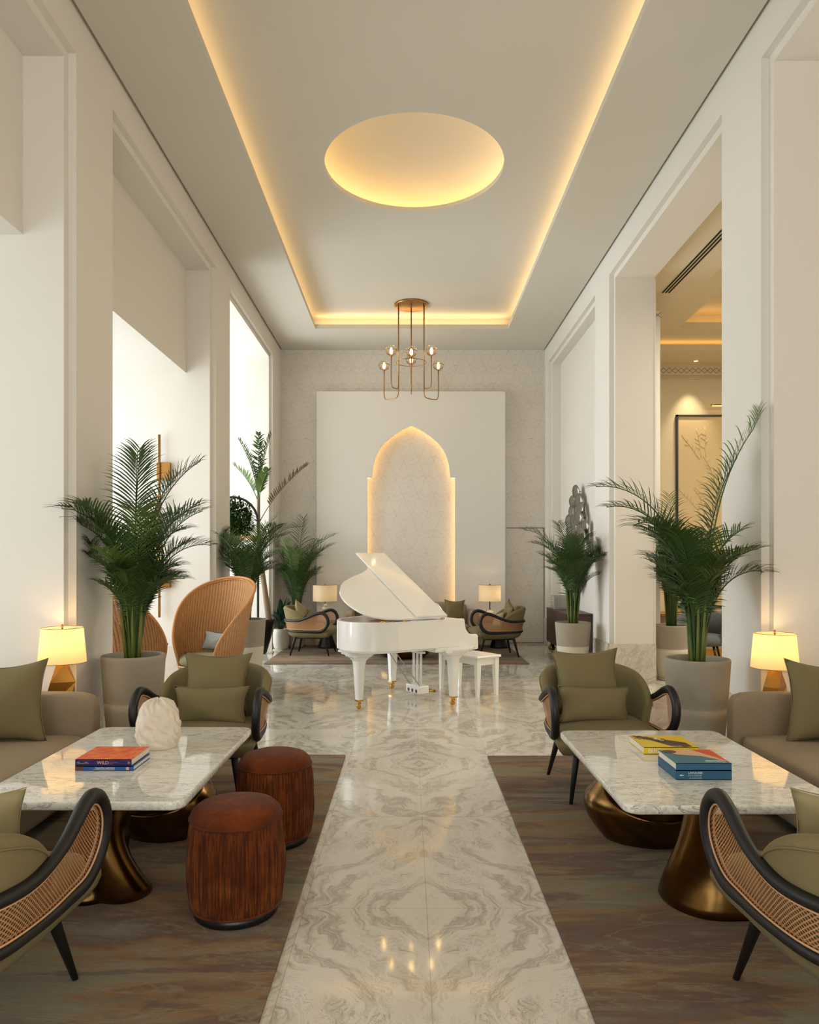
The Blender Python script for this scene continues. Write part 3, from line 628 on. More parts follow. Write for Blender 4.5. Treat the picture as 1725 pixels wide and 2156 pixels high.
def make_armchair(label, group):
    T = thing('lounge_armchair', label, 'chair', group=group)
    # upholstered shell, thick and rounded along its top
    rings = []; ts = [-.62 + 1.24 * i / 40 for i in range(41)]
    for t in ts:
        q = 1 - (abs(t) / .62) ** 2.6; ztop = .585 + .245 * max(0, q) ** .75; th = .03 + .045 * max(0, q) ** .5
        ring = [surf(t, .36, 0), surf(t, .5, .002), surf(t, ztop - th * .6, .003)]
        for k in range(1, 6):
            a = pi * k / 6; c = surf(t, ztop - th * .6, .003 - th / 2); p, n = usample(t)
            ring.append(c + n * (th / 2 * math.cos(a)) + Vector((0, 0, th * .6 * math.sin(a))))
        ring += [surf(t, ztop - th * .6, .003 - th), surf(t, .5, -.05), surf(t, .38, -.05)]
        rings.append(ring)
    MB().loft(rings, True, True).build('backrest_shell', 'olive', T)
    # piping seam along the outer top of the shell
    MB().tube([r[2] + (r[2] - r[8]).normalized() * .002 for r in rings], .004, 5).build('piping', 'olive', T)
    # underside tub
    rings = []
    for (z, s_) in ((.30, .80), (.315, .92), (.35, 1.0), (.385, 1.035), (.41, 1.03)):
        ring = []
        for i in range(0, 41): 
            p, n = usample(-1 + 2 * i / 40); ring.append(Vector((p.x * s_, (p.y + .02) * s_ - .02, z)))
        rings.append(ring)
    MB().loft(rings, True, True).build('seat_base', 'olive', T)
    rbox(-.335, .335, -.46, .28, .345, .475, .062, 'seat_cushion', 'olive', T, puff=.03)
    # cane panels and black frame
    end = 1.0; tsn = 72
    def zrange(t):
        zt, zb = bandz(t); a = abs(t)
        if a > .84:
            k = (a - .84) / .16; h = math.sqrt(max(0, 1 - k ** 2.3)); mid = (zt + zb) / 2; hh = (zt - zb) / 2 * h; return mid + hh, mid - hh
        return zt, zb
    vs = []; uv = []; cols = 9; tt = [-1 + 2 * i / tsn for i in range(tsn + 1)]
    # denser sampling at the rounded ends
    tt = sorted(set(tt + [sg * (1 - k) for sg in (1, -1) for k in (.003, .008, .015, .04, .07)]))
    for t in tt:
        z1, z0 = zrange(t)
        for j in range(cols): z = z0 + (z1 - z0) * j / (cols - 1); vs.append(surf(t, z, .018)); uv.append((t * ULEN / 2, z))
    fs = [(i * cols + j, (i + 1) * cols + j, (i + 1) * cols + j + 1, i * cols + j + 1) for i in range(len(tt) - 1) for j in range(cols - 1)]
    MB().add(vs, fs, uvs=uv).build('cane_panel', 'cane', T)
    top = [surf(t, zrange(t)[0], .018) for t in tt]; bot = [surf(t, zrange(t)[1], .018) for t in reversed(tt)]
    loop = top[:-1] + bot[:-1]
    rad = []
    for p in loop: rad.append(.0215)
    def radt(t): return .022 + .006 * sm(.5, .95, abs(t))
    rad = [radt(t) for t in tt[:-1]] + [radt(t) for t in list(reversed(tt))[:-1]]
    # offset the frame outwards so the panel edge sits inside it
    cz = {}
    lp = []
    for k, p in enumerate(loop):
        a, b = loop[k - 1], loop[(k + 1) % len(loop)]; lp.append(p)
    MB().tube(lp, rad, 10, True).build('arm_frame', 'black_wood', T)
    L2 = [(t * ULEN / 2, zrange(t)[0], radt(t)) for t in tt[:-1]] + [(t * ULEN / 2, zrange(t)[1], radt(t)) for t in list(reversed(tt))[:-1]]
    for s in (1, -1):
        bead = []
        for k in range(len(L2)):
            a, b_, c = L2[k - 2], L2[k], L2[(k + 2) % len(L2)]; tx, tz = c[0] - a[0], c[1] - a[1]; q = math.hypot(tx, tz) or 1
            r_ = b_[2] + .0035; sx_, sz_ = b_[0] + tz / q * r_, b_[1] - tx / q * r_
            bead.append(surf(sx_ / (ULEN / 2), sz_, .018 + s * .009))
        MB().tube(bead, .004, 5, True).build('cane_bead', 'cane_edge', T)
    # legs and rails
    m = MB()
    for x in (-.235, .235): m.tube([(x, -.27, .30), (x, .22, .30)], .018, 8)
    for y in (-.27, .22): m.tube([(-.235, y, .30), (.235, y, .30)], .018, 8)
    m.build('under_frame', 'black_wood', T)
    for sx in (-1, 1):
        for y0, y1 in ((-.27, -.36), (.22, .30)):
            MB().tube([(sx * .235, y0, .33), (sx * .24, y0 + (y1 - y0) * .15, .28), (sx * .295, y1, .0)], [.022, .024, .012], 12).build('leg', 'black_wood', T)
    return T
chair0 = make_armchair('olive armchair with cane sides behind the left marble table, facing the viewer', 'olive cane-sided lounge armchairs')
chair0.location = (-1.375, 5.03, .014); chair0.rotation_euler = (0, 0, -.02)
CG = 'olive cane-sided lounge armchairs'
def chair(x, y, rz, lab, z=.014): return dup(chair0, (x, y, z), rz, lab, CG)
chair(1.345, 5.08, .03, 'olive armchair with cane sides behind the table with books BIRD, facing the viewer')
chair(-1.545, 2.37, pi + .04, 'olive cane armchair seen from behind, cut off by the left picture edge')
chair(1.525, 2.37, pi - .04, 'olive cane armchair seen from behind, cut off by the right picture edge')
chair(-1.66, 12.40, pi / 2 - .10, 'olive cane armchair in profile on the far rug, left of the piano')
chair(1.50, 12.20, -pi / 2 + .10, 'olive cane armchair in profile on the far rug, right of the piano bench')
G = 'olive scatter pillows'
pillow('scatter_pillow', 'large square olive pillow on the armchair behind the left table', (-1.385, 5.19, .735), .50, .43, .21, 'olive', -.02, -.28, .02, G, 1)
pillow('lumbar_pillow', 'oblong olive lumbar pillow on the armchair behind the left table', (-1.365, 4.98, .605), .53, .27, .18, 'olive', -.02, -.22, 0, G, 2, .14)
pillow('scatter_pillow', 'large square olive pillow on the armchair behind the right table', (1.29, 5.22, .75), .50, .44, .21, 'olive', .03, -.28, -.03, G, 3)
pillow('lumbar_pillow', 'oblong olive lumbar pillow on the armchair behind the right table', (1.29, 5.00, .605), .51, .26, .18, 'olive', .03, -.22, .02, G, 4, .14)
pillow('scatter_pillow', 'woven pillow corner peeking over the armchair at bottom left corner', (-1.53, 2.47, .635), .45, .40, .14, 'olive_light', pi + .14, -.22, .0, G, 5)
pillow('scatter_pillow', 'woven pillow corner peeking over the armchair at bottom right corner', (1.53, 2.47, .635), .45, .40, .14, 'olive_light', pi - .14, -.22, .0, G, 6)
pillow('scatter_pillow', 'olive pillow standing on the far left profile armchair', (-1.83, 12.40, .70), .46, .42, .15, 'olive_light', pi / 2 - .1, -.25, .3, G, 7)
pillow('lumbar_pillow', 'small olive pillow tucked in the far left profile armchair', (-1.68, 12.44, .60), .46, .26, .13, 'olive', pi / 2 - .1, -.3, -.2, G, 8, .07)
pillow('scatter_pillow', 'olive pillow standing on the far right profile armchair', (1.68, 12.20, .70), .46, .42, .15, 'olive', -pi / 2 + .1, -.25, .3, G, 9)
pillow('lumbar_pillow', 'small olive pillow tucked in the far right profile armchair', (1.53, 12.24, .60), .46, .26, .13, 'olive_light', -pi / 2 + .1, -.3, -.2, G, 10, .07)

# ================================================================== SOFAS
def sofa(lab, loc, rz, L, D=.98, group=None, arms=.16):
    """faces -Y locally, length along X"""
    T = thing('sofa', lab, 'sofa', loc, rz, group)
    rbox(-L / 2, L / 2, 0, D, .05, .30, .03, 'base', 'sofa', T)
    rbox(-L / 2 + arms, L / 2 - arms, -.02, D - .2, .29, .455, .06, 'seat_cushion', 'sofa', T, puff=.02)
    for s in (-1, 1):
        x0, x1 = sorted((s * L / 2, s * (L / 2 - arms))); rbox(x0, x1, -.01, D, .05, .70, .045, 'arm', 'sofa', T)
    rbox(-L / 2 + arms, L / 2 - arms, D - .24, D, .28, .82, .07, 'backrest', 'sofa', T)
    for sx in (-1, 1):
        for y in (.07, D - .07): MB().tube([(sx * (L / 2 - .08), y, .06), (sx * (L / 2 - .08), y, 0)], .02, 10).build('foot', 'black_wood', T)
    return T
SG = 'taupe three-seat sofas'
sofa('taupe sofa in the left bay beside the marble table with vase', (-2.12, 3.80, .014), pi / 2, 2.36, group=SG)
sofa('taupe sofa in the right bay beside the table with books BIRD', (2.19, 3.80, .014), -pi / 2, 2.36, group=SG)
sofa('taupe sofa against the niche at the far end, behind the piano', (.07, 12.80, .014), 0, 2.40, group=SG)
pillow('scatter_pillow', 'big olive square pillow on the left sofa in front of the lamp', (-2.56, 4.56, .70), .54, .54, .22, 'olive', .12, -.16, -.05, G, 11)
pillow('scatter_pillow', 'big olive square pillow on the right sofa in front of the lamp', (2.66, 4.56, .70), .54, .54, .22, 'olive', -.12, -.16, .05, G, 12)
pillow('scatter_pillow', 'olive square pillow standing on the far sofa right of the piano lid', (.845, 13.25, .69), .38, .42, .14, 'olive', 0, -.12, .03, G, 13)
pillow('scatter_pillow', 'olive square pillow on the far sofa at its left arm', (-.84, 13.25, .69), .38, .42, .14, 'olive', 0, -.12, -.03, G, 14)

# ================================================================== COFFEE TABLES
def rrect(x0, x1, y0, y1, r, z, n=8):
    out = []
    for cx, cy, a0 in ((x1 - r, y1 - r, 0), (x0 + r, y1 - r, pi / 2), (x0 + r, y0 + r, pi), (x1 - r, y0 + r, 1.5 * pi)):
        for k in range(n + 1): a = a0 + pi / 2 * k / n; out.append((cx + r * math.cos(a), cy + r * math.sin(a), z))
    return out
def slab(x0, x1, y0, y1, r, z0, z1, e, name, mat, parent):
    rings = [rrect(x0 + e, x1 - e, y0 + e, y1 - e, r - e, z0), rrect(x0, x1, y0, y1, r, z0 + e), rrect(x0, x1, y0, y1, r, z1 - e), rrect(x0 + e * .3, x1 - e * .3, y0 + e * .3, y1 - e * .3, r - e * .3, z1 - e * .3), rrect(x0 + e, x1 - e, y0 + e, y1 - e, r - e, z1)]
    return MB().loft(rings).build(name, mat, parent)
def table(lab, x0, x1, y0, y1, side):
    T = thing('coffee_table', lab, 'table', ((x0 + x1) / 2, (y0 + y1) / 2, .014), 0, 'marble coffee tables on bronze feet')
    w, d = (x1 - x0) / 2, (y1 - y0) / 2
    slab(-w, w, -d, d, .07, .506, .546, .008, 'tabletop', 'table_marble', T)
    # twisted foot, flaring at the floor (near), with a folded ridge
    rings = []
    for i in range(25):
        k = i / 24; z = .506 * k; a0 = side * (1.5 * k); R = .125 * (1 - k) ** 1.5 + .085 + .05 * k ** 3; R = R if k > .04 else R - .012
        ring = []
        for j in range(48):
            a = 2 * pi * j / 48; f = 1 + .20 * math.cos(2 * (a - a0 + .4)) + .09 * math.cos(3 * (a - a0 * 1.6)) - .16 * math.exp(-((((a - a0 * 1.3 - side * 1.2) + pi) % (2 * pi) - pi) / .28) ** 2)
            ring.append((side * .04 * (1 - k) + R * f * math.cos(a), R * f * .95 * math.sin(a) - .02 * k, z))
        rings.append(ring)
    o = MB().loft(rings).build('pedestal', 'bronze', T); o.location = (.01 if side < 0 else -.04, -d + (.36 if side < 0 else .27), 0); o['label'] = 'flared twisted bronze pedestal foot'
    # hollow scooped foot (far)
    rings = []; na = 48; th = .022
    def rim(a): return .30 + .205 * (.5 - .5 * math.cos(a + side * .0)) ** .9
    def ring_at(v, inner):
        r = []
        for j in range(na):
            a = 2 * pi * j / na; zt = .16 + .345 * (.5 + .5 * math.sin(a)) ** 1.1 + .05 * (.5 - .5 * side * math.cos(a))
            zt = min(zt, .506); z = zt * v if not inner else max(.03, zt * v)
            R = .15 + .13 * math.sin(min(1, (z / .30)) * pi * .62 + .25) - .09 * sm(.2, .5, z)
            R += .02 * math.cos(2 * a + 1) - (th if inner else 0)
            r.append((R * math.cos(a) * 1.12, R * math.sin(a), z))
        return r
    rings = [ring_at(i / 14, False) for i in range(15)] + [ring_at(1 - i / 14, True) for i in range(15)]
    o = MB().loft(rings).build('pedestal', 'bronze', T); o.location = (-side * .03 - .03, d - .30, 0); o['label'] = 'hollow scooped bronze pedestal foot'
    return T
table('white veined marble table in front of the left sofa, holding coral vase and book WILD', -1.925, -.975, 3.12, 4.54, -1)
table('white veined marble table in front of the right sofa, holding books BIRD', .925, 1.89, 3.07, 4.45, 1)
ZT = .5605
# ---- books
def book(name, lab, x0, x1, y0, y1, z0, th, cover, spine_mat, page_sides='R', inks=(), group='books on the marble tables', rot=0.):
    T = thing(name, lab, 'book', ((x0 + x1) / 2, (y0 + y1) / 2, z0), rot, group); w, d = (x1 - x0) / 2, (y1 - y0) / 2; c = .0025
    MB().box(-w, w, -d, d, 0, c).build('back_cover', spine_mat, T); MB().box(-w, w, -d, d, th - c, th).build('front_cover', cover, T)
    MB().box(-w, w, -d, -d + c, 0, th).build('spine', spine_mat, T); MB().box(-w + .004, w - .004, -d + c, d - .004, c, th - c).build('pages', 'paper', T)
    for (txt, size, px, pz, mat, sx, top) in inks:
        if top: text_obj(txt, size, 'lettering', mat, T, (px, pz, th + .0003), (0, 0, pi if top == 2 else 0), sx=sx)
        else: text_obj(txt, size, 'lettering', mat, T, (px, -d - .0004, pz), (pi / 2, 0, 0), sx=sx)
    return T
b = book('hardback_book', 'blue spined book PARADISE GARDENS, bottom of the stack on the left table', -1.655, -1.365, 3.585, 3.815, ZT, .022, 'bookblue', 'bookblue',
     inks=[('PARADISE GARDENS', .0105, -.045, .0095, 'white_ink', 1, 0), ('THE WORLD\'S MOST BEAUTIFUL ISLAMIC GARDENS', .0045, -.055, .0035, 'white_ink', 1, 0)])
MB().box(-.1452, -.105, -.1156, -.1145, .001, .021).build('spine_picture', 'brownink', b); MB().box(.108, .122, -.1156, -.1145, .004, .018).build('emblem', 'tan', b)
b = book('hardback_book', 'orange covered book WILD with navy spine, on top of PARADISE GARDENS', -1.655, -1.375, 3.585, 3.835, ZT + .0222, .034, 'orange', 'navy',
     inks=[('WILD', .023, -.032, .010, 'tan', 1, 0), ('MARK\nCHRISTOPHER', .0055, -.131, .018, 'tan', 1, 0), ('CLARE\nTAYLOR', .0055, -.094, .018, 'tan', 1, 0), ('The Naturalistic\nGarden', .0068, .028, .017, 'redink', 1, 0)])
m = MB(); m.tube([(.127, -.1256, .010), (.134, -.1256, .017), (.127, -.1256, .024), (.120, -.1256, .017)], .001, 4, True); m.tube([(.127, -.1256, .014), (.130, -.1256, .017), (.127, -.1256, .020), (.124, -.1256, .017)], .001, 4, True); m.build('emblem', 'tan', b)
b = book('hardback_book', 'yellow book BIRD lying behind the blue books on the right table', 1.270, 1.565, 3.89, 4.15, ZT, .038, 'yellow', 'yellow',
     inks=[('BIRD', .034, -.125, .007, 'white_ink', 1.05, 0)])
# printed picture on the yellow cover: a dark spotted diagonal band
m = MB(); r3 = random.Random(2)
for k in range(70):
    t0 = r3.random(); cx = -.125 + .235 * t0 + r3.uniform(-.02, .02); cy = .105 - .20 * t0 + r3.uniform(-.035, .035) * (1 + t0); s = r3.uniform(.006, .016)
    m.add([(cx - s, cy, .0384), (cx, cy - s * .6, .0384), (cx + s, cy + s * .1, .0384), (cx, cy + s * .6, .0384)], [(0, 1, 2, 3)])
m.add([(-.14, .125, .03825), (-.09, .12, .03825), (.115, -.03, .03825), (.12, -.12, .03825), (.02, -.125, .03825), (-.06, .02, .03825)], [tuple(reversed(range(6)))], smooth=False)
m.build('cover_print', 'brownink', b)
text_obj('BIRD', .030, 'lettering', 'white_ink', b, (-.035, .06, .0388), (0, 0, -1.0)); text_obj('an exploration', .011, 'lettering', 'white_ink', b, (.0, -.112, .0388), (0, 0, 0))
MB().box(-.1478, -.1472, -.13, .13, 0, .0385).build('red_edge', 'redink', b).scale = (1, 1, 1)
for o_ in list(kids(b)):
    if o_.name.startswith('red_edge'): bpy.data.objects.remove(o_, do_unlink=True)
MB().box(-.1479, -.1474, -.13, .13, .0358, .0384).build('red_edge', 'redink', b)
b = book('hardback_book', 'blue book LAROUSSE PATISSERIE & BAKING at the bottom of the right stack', 1.275, 1.54, 3.435, 3.685, ZT, .044, 'denim', 'denim',
     inks=[('LAROUSSE', .0125, -.075, .029, 'white_ink', 1.15, 0), ('PATISSERIE', .0115, -.075, .0165, 'pale_ink', 1.15, 0), ('& BAKING', .0115, -.070, .0045, 'pale_ink', 1.15, 0)])
MB().tube([(-.115, -.1256, .022), (-.095, -.1256, .022)], [.0035, .001], 6).build('spoon_emblem', 'white_ink', b)
MB().box(-.1325, -.1315, -.1245, .1245, .002, .042).build('slipcase_side', 'denim', b)
b = book('hardback_book', 'teal and coral illustrated book on top of the LAROUSSE book', 1.275, 1.54, 3.437, 3.685, ZT + .0442, .034, 'teal', 'denim',
     inks=[('The London Cookbook', .010, .115, -.096, 'white_ink', 1, 2), ('Discovering the Bold & Auto. Stylish Flagships', .0085, .125, -.076, 'white_ink', .62, 2)])
m = MB(); m.add([(-.02, .122, .0344), (.13, .122, .0344), (.13, -.115, .0344), (.105, -.06, .0344), (.02, .02, .0344)], [(4, 3, 2, 1, 0)], smooth=False); m.build('cover_print', 'redink', b)
m = MB(); m.add([(-.13, .124, .0347), (.03, .124, .0347), (.10, -.02, .0347), (.118, -.085, .0347), (.09, -.055, .0347), (.04, .0, .0347), (-.07, .03, .0347)], [tuple(reversed(range(7)))], smooth=False); m.build('cover_print', 'tan', b)
m = MB(); m.add([(-.09 + .035 * math.cos(a * .4), .085 + .03 * math.sin(a * .4), .0349) for a in range(16)], [tuple(range(16))], smooth=False); m.build('cover_print', 'brownink', b)
# ---- coral vase
def coral():
    rings = []; na = 96; nz = 56
    for i in range(nz + 1):
        k = i / nz; z = .268 * k
        R = .050 * (1 - k) ** 2 + .100 * math.sin(pi * (.13 + .70 * k)) ** .75; R *= (1 if k < .86 else math.sqrt(max(.05, 1 - ((k - .86) / .145) ** 2)))
        ring = []
        for j in range(na):
            a = 2 * pi * j / na; ph = 13 * a + 26 * k + 1.6 * math.sin(3 * a + 7 * k) + .8 * math.sin(7 * a - 9 * k)
            rd = abs(math.sin(ph / 2)); d = .013 * (rd ** .5 - .5) * sm(0, .15, k) * (1.2 if k < .9 else .6)
            q = noise.noise(Vector((math.cos(a) * 3, math.sin(a) * 3, k * 6))) * .008
            rr = R + d + q; zz = z + .008 * math.sin(ph) * sm(.1, .4, k)
            ring.append((rr * math.cos(a), rr * math.sin(a), max(0, zz) if i > 0 else 0))
        rings.append(ring)
    return MB().loft(rings)
o = coral().build('coral_vase', 'ceramic'); o.location = (-1.405, 4.06, ZT); tag(o, 'white ruffled coral-like ceramic vase on the left marble table', 'vase')

# ================================================================== POUFS
def pouf(lab, x, y, rz, R=.212):
    T = thing('velvet_pouf', lab, 'pouf', (x, y, .014), rz, 'rust velvet poufs')
    MB().lathe([(R * .86, .001), (R * .88, .006), (R * .88, .045)], 48).build('plinth_ring', 'black', T)
    rings = []; na = 288; r = random.Random(5); amp = [r.uniform(.3, 1) for _ in range(na)]; off = [r.uniform(-1, 1) for _ in range(na)]
    nz = 14
    for i in range(nz + 1):
        k = i / nz; z = .045 + .385 * k; B = R * (.93 + .085 * math.sin(pi * (.08 + .86 * k))); ring = []
        env = .35 + .65 * math.sin(pi * k) ** .4
        for j in range(na):
            a = 2 * pi * (j + .35 * off[j] * (1 - env)) / na; d = (.0062 if j % 4 < 2 else -.0062) * (amp[(j // 4) * 4 % na] + .4 * math.sin(k * 9 + off[j // 4 * 4] * 6)) * env
            ring.append(((B + d) * math.cos(a), (B + d) * math.sin(a), z))
        rings.append(ring)
    MB().loft(rings).build('pleated_side', 'velvet', T)
    MB().lathe([(R * .955, .425), (R * .965, .440), (R * .93, .462), (R * .82, .484), (R * .6, .499), (R * .3, .506), (.001, .508)], 64).build('top_cushion', 'velvet_top', T)
    for z, rr in ((.434, .968), (.05, .955)): MB().tube([(R * rr * math.cos(2 * pi * k / 64), R * rr * math.sin(2 * pi * k / 64), z) for k in range(64)], .005, 6, True).build('piping', 'velvet_top', T)
    return T
pouf('rust velvet pouf nearest the viewer, beside the left table', -.782, 3.28, 0)
pouf('rust velvet pouf behind the other one, beside the left table', -.76, 4.12, 1.1)

# ================================================================== GOLD LAMPS on side tables
def gold_lamp(lab, x, y, z, s, rz):
    T = thing('table_lamp', lab, 'lamp', (x, y, z), rz, 'gilded faceted table lamps')
    # faceted block: two joined irregular pyramids
    b0 = [(-.12, -.06), (.05, -.08), (.07, .05), (-.10, .06)]; b1 = [(-.05, -.075), (.105, -.02), (.06, .06), (-.085, .03)]; b2 = [(-.028, -.028), (.028, -.028), (.028, .028), (-.028, .028)]
    MB().loft([[(s * x_, y_, 0) for x_, y_ in b0], [(s * x_, y_, .22) for x_, y_ in b1], [(s * x_, y_, .345) for x_, y_ in b2]], smooth=False).build('faceted_base', 'gold_facet', T)
    MB().tube([(0, 0, .34), (0, 0, .62)], .006, 8).build('rod', 'brass', T)
    MB().lathe([(.160, .355), (.138, .60)], 48, caps=False).build('lamp_shade', 'shade', T)
    m = MB(); 
    MB().tube([(.16 * math.cos(2 * pi * k / 48), .16 * math.sin(2 * pi * k / 48), .355) for k in range(48)], .002, 5, True).build('shade_ring', 'brass', T)
    m.tube([(.138 * math.cos(2 * pi * k / 48), .138 * math.sin(2 * pi * k / 48), .60) for k in range(48)], .002, 5, True)
    for a in (0, 2.09, 4.19): m.tube([(0, 0, .598), (.137 * math.cos(a), .137 * math.sin(a), .598)], .0015, 4)
    m.build('shade_spider', 'brass', T)
    MB().lathe([(.001, .625), (.008, .62), (.008, .605), (.001, .60)], 12).build('finial', 'brass', T)
    MB().lathe([(.001, .52), (.022, .50), (.028, .475), (.015, .44), (.012, .42)], 16).build('bulb', 'filament', T)
    l = bpy.data.lights.new('lamp_bulb', 'POINT'); l.energy = 1.0; l.color = (1, .72, .38); l.shadow_soft_size = .03
    o = bpy.data.objects.new('lamp_bulb', l); COL.objects.link(o); o.parent = T; o.location = (0, 0, .55)
    return T
def side_table(lab, x, y, h, r=.17):
    T = thing('side_table', lab, 'table', (x, y, .0), 0, 'dark round side tables')
    MB().lathe([(r, h - .025), (r, h)], 40).build('top', 'walnut', T); MB().lathe([(r * .8, .0), (r * .8, .015), (.03, .03), (.025, h - .025)], 32).build('pedestal', 'black', T)
    return T
side_table('dark round side table hidden behind the left sofa arm, under the lamp', -2.47, 5.13, .53, .13)
side_table('dark round side table hidden behind the right sofa arm, under the lamp', 2.62, 5.17, .485, .13)
gold_lamp('gold faceted lamp with glowing cream shade behind the left sofa arm', -2.455, 5.12, .53, 1, 0)
gold_lamp('gold faceted lamp with glowing cream shade behind the right sofa arm', 2.625, 5.17, .485, 1, .5)
# ================================================================== GRAND PIANO
ang = math.atan2(-.555, -.832)   # local +x runs from the keyboard to the tail, local +y towards the treble side
PT = thing('grand_piano', 'white baby grand piano with raised lid on brass casters, standing on the marble', 'piano', (.5, 8.05, 0), ang)
# local frame: x = u, y = -v  (right-handed, z up)
def UV_(u, v, z): return (u, -v, z)
foot = [(-.02, -.09), (.78, -.09)] + [(p.x, p.y) for p in catmull([(.78, -.09, 0), (.98, -.05, 0), (1.14, .06, 0), (1.22, .26, 0), (1.20, .48, 0), (1.08, .68, 0), (.88, .80, 0), (.66, .92, 0), (.48, 1.10, 0), (.34, 1.28, 0), (.20, 1.36, 0), (.0, 1.38, 0)], 16)][1:] + [(-.02, 1.38)]
def inset(poly, d):
    out = []; n = len(poly)
    cx = sum(p[0] for p in poly) / n; cy = sum(p[1] for p in poly) / n
    for i in range(n):
        a = Vector(poly[i - 1]); b = Vector(poly[i]); c = Vector(poly[(i + 1) % n])
        n1 = (b - a); n2 = (c - b); n1 = Vector((-n1.y, n1.x)).normalized() if n1.length > 1e-6 else Vector((0, 0)); n2 = Vector((-n2.y, n2.x)).normalized() if n2.length > 1e-6 else n1
        nn = (n1 + n2); nn = nn.normalized() if nn.length > 1e-6 else n1
        out.append((b.x + nn.x * d, b.y + nn.y * d))
    return out
def wallring(mb, poly, th, z0, z1):
    
    inn = inset(poly, th); rings = [[UV_(u, v, z0) for u, v in inn], [UV_(u, v, z0) for u, v in poly], [UV_(u, v, z1 - .004) for u, v in poly], [UV_(u, v, z1) for u, v in inset(poly, .004)], [UV_(u, v, z1) for u, v in inn], [UV_(u, v, z0) for u, v in inn]]
    mb.loft(rings, True, False, smooth=False)
m = MB(); wallring(m, foot, .045, .665, .965); m.build('case_rim', 'piano', PT)
m = MB(); p_ = inset(foot, .02); m.loft([[UV_(u, v, .640) for u, v in inset(foot, .03)], [UV_(u, v, .667) for u, v in p_]], True, True); m.loft([[UV_(u, v, .700) for u, v in inset(foot, .05)], [UV_(u, v, .705) for u, v in inset(foot, .05)]], True, True); m.build('bottom_moulding', 'piano', PT)
MB().loft([[UV_(u, v, .86) for u, v in inset(foot, .046)], [UV_(u, v, .875) for u, v in inset(foot, .046)]]).build('soundboard', 'piano_in', PT)
m = MB()
for k in range(9): m.tube([UV_(.05, .12 + k * .13, .89), UV_(.95 - .055 * k, .06 + k * .085, .89)], .005, 5)
m.build('plate_ribs', 'caster', PT)
# keyboard end: cheeks with the s-curved profile, key bed, fallboard, keys
prof = [(-.02, .965), (-.085, .965), (-.095, .94), (-.10, .89), (-.115, .84), (-.15, .80), (-.19, .785), (-.265, .782), (-.285, .765), (-.288, .66), (-.285, .615), (-.02, .615)]
for v0 in (-.09, 1.325):
    n = len(prof); vs = [UV_(u, v0, z) for u, z in prof] + [UV_(u, v0 + .055, z) for u, z in prof]
    MB().add(vs, [tuple(range(n)), tuple(reversed(range(n, 2 * n)))] + [(i, i + n, (i + 1) % n + n, (i + 1) % n) for i in range(n)], smooth=False).build('cheek', 'piano', PT, bevel=.006)
def ubox(mb, u0, u1, v0, v1, z0, z1): return mb.box(u0, u1, -v1, -v0, z0, z1)
ubox(MB(), -.275, .30, -.085, 1.375, .61, .665).build('key_bed', 'piano', PT, bevel=.006)
ubox(MB(), -.285, -.262, -.035, 1.325, .66, .70).build('key_slip', 'piano', PT)
ubox(MB(), -.10, -.08, -.035, 1.325, .70, .86).build('fallboard', 'piano', PT)
o = ubox(MB(), -.255, -.105, .02, 1.27, .69, .712).build('white_keys', 'white_ink', PT)
m = MB()
for k in range(51):
    if k % 7 in (2, 6): continue
    v = .02 + (k + 1) * 1.25 / 52; ubox(m, -.205, -.105, v - .005, v + .005, .712, .722)
m.build('black_keys', 'black', PT)['kind'] = 'stuff'
ubox(MB(), -.24, -.19, -.092, -.0905, .628, .632).build('key_slot', 'black', PT)
# legs
def pleg(u, v, name='leg', big=True):
    m = MB(); prof_ = [(.64, .20, .16), (.622, .20, .16), (.62, .17, .14), (.598, .17, .14), (.596, .135, .115), (.575, .13, .11), (.55, .088, .08), (.52, .064, .06), (.47, .056, .054), (.10, .036, .036), (.098, .036, .036)]
    rings = [[UV_(u + sx * a, v + sy * b, z) for sx, sy in ((-1, -.7), (-.7, -1), (.7, -1), (1, -.7), (1, .7), (.7, 1), (-.7, 1), (-1, .7))] for z, a, b in prof_]
    L = m.loft(rings, smooth=False).build(name, 'piano', PT)
    c = MB(); c.loft([[UV_(u + sx * a, v + sy * a, z) for sx, sy in ((-1, -1), (1, -1), (1, 1), (-1, 1))] for z, a in ((.10, .037), (.082, .037))], smooth=False)
    c.tube([UV_(u, v, .085), UV_(u + .004, v, .06)], .02, 10); c.tube([UV_(u + .01, v - .018, .045), UV_(u - .012, v - .018, .062)], .008, 6); c.tube([UV_(u + .01, v + .018, .045), UV_(u - .012, v + .018, .062)], .008, 6)
    c.build('caster', 'caster', L); MB().tube([UV_(u + .008, v - .014, .026), UV_(u + .008, v + .014, .026)], .025, 20).build('caster_wheel', 'caster', L)
pleg(0, 0); pleg(0, 1.26); pleg(.975, .40)
# lid: main panel and the front flap folded back over it
th_l = math.radians(27.8); cl, sl = math.cos(th_l), math.sin(th_l)
def LP(u, w, z=0.): return UV_(u, -.10 + w * cl - z * sl, .985 + w * sl + z * cl)
lo = [(.17, 0), (.80, 0)] + [(p.x, p.y) for p in catmull([(.80, 0, 0), (1.0, .04, 0), (1.16, .16, 0), (1.235, .37, 0), (1.21, .58, 0), (1.08, .78, 0), (.88, .92, 0), (.68, 1.03, 0), (.50, 1.20, 0), (.36, 1.40, 0), (.24, 1.465, 0)], 6)][1:] + [(.17, 1.47)]
def plate(poly, z0, z1):
    n = len(poly); return MB().add([LP(u, w_, z0) for u, w_ in poly] + [LP(u, w_, z1) for u, w_ in poly], [tuple(range(n)), tuple(reversed(range(n, 2 * n)))] + [(i, i + n, (i + 1) % n + n, (i + 1) % n) for i in range(n)], smooth=False)
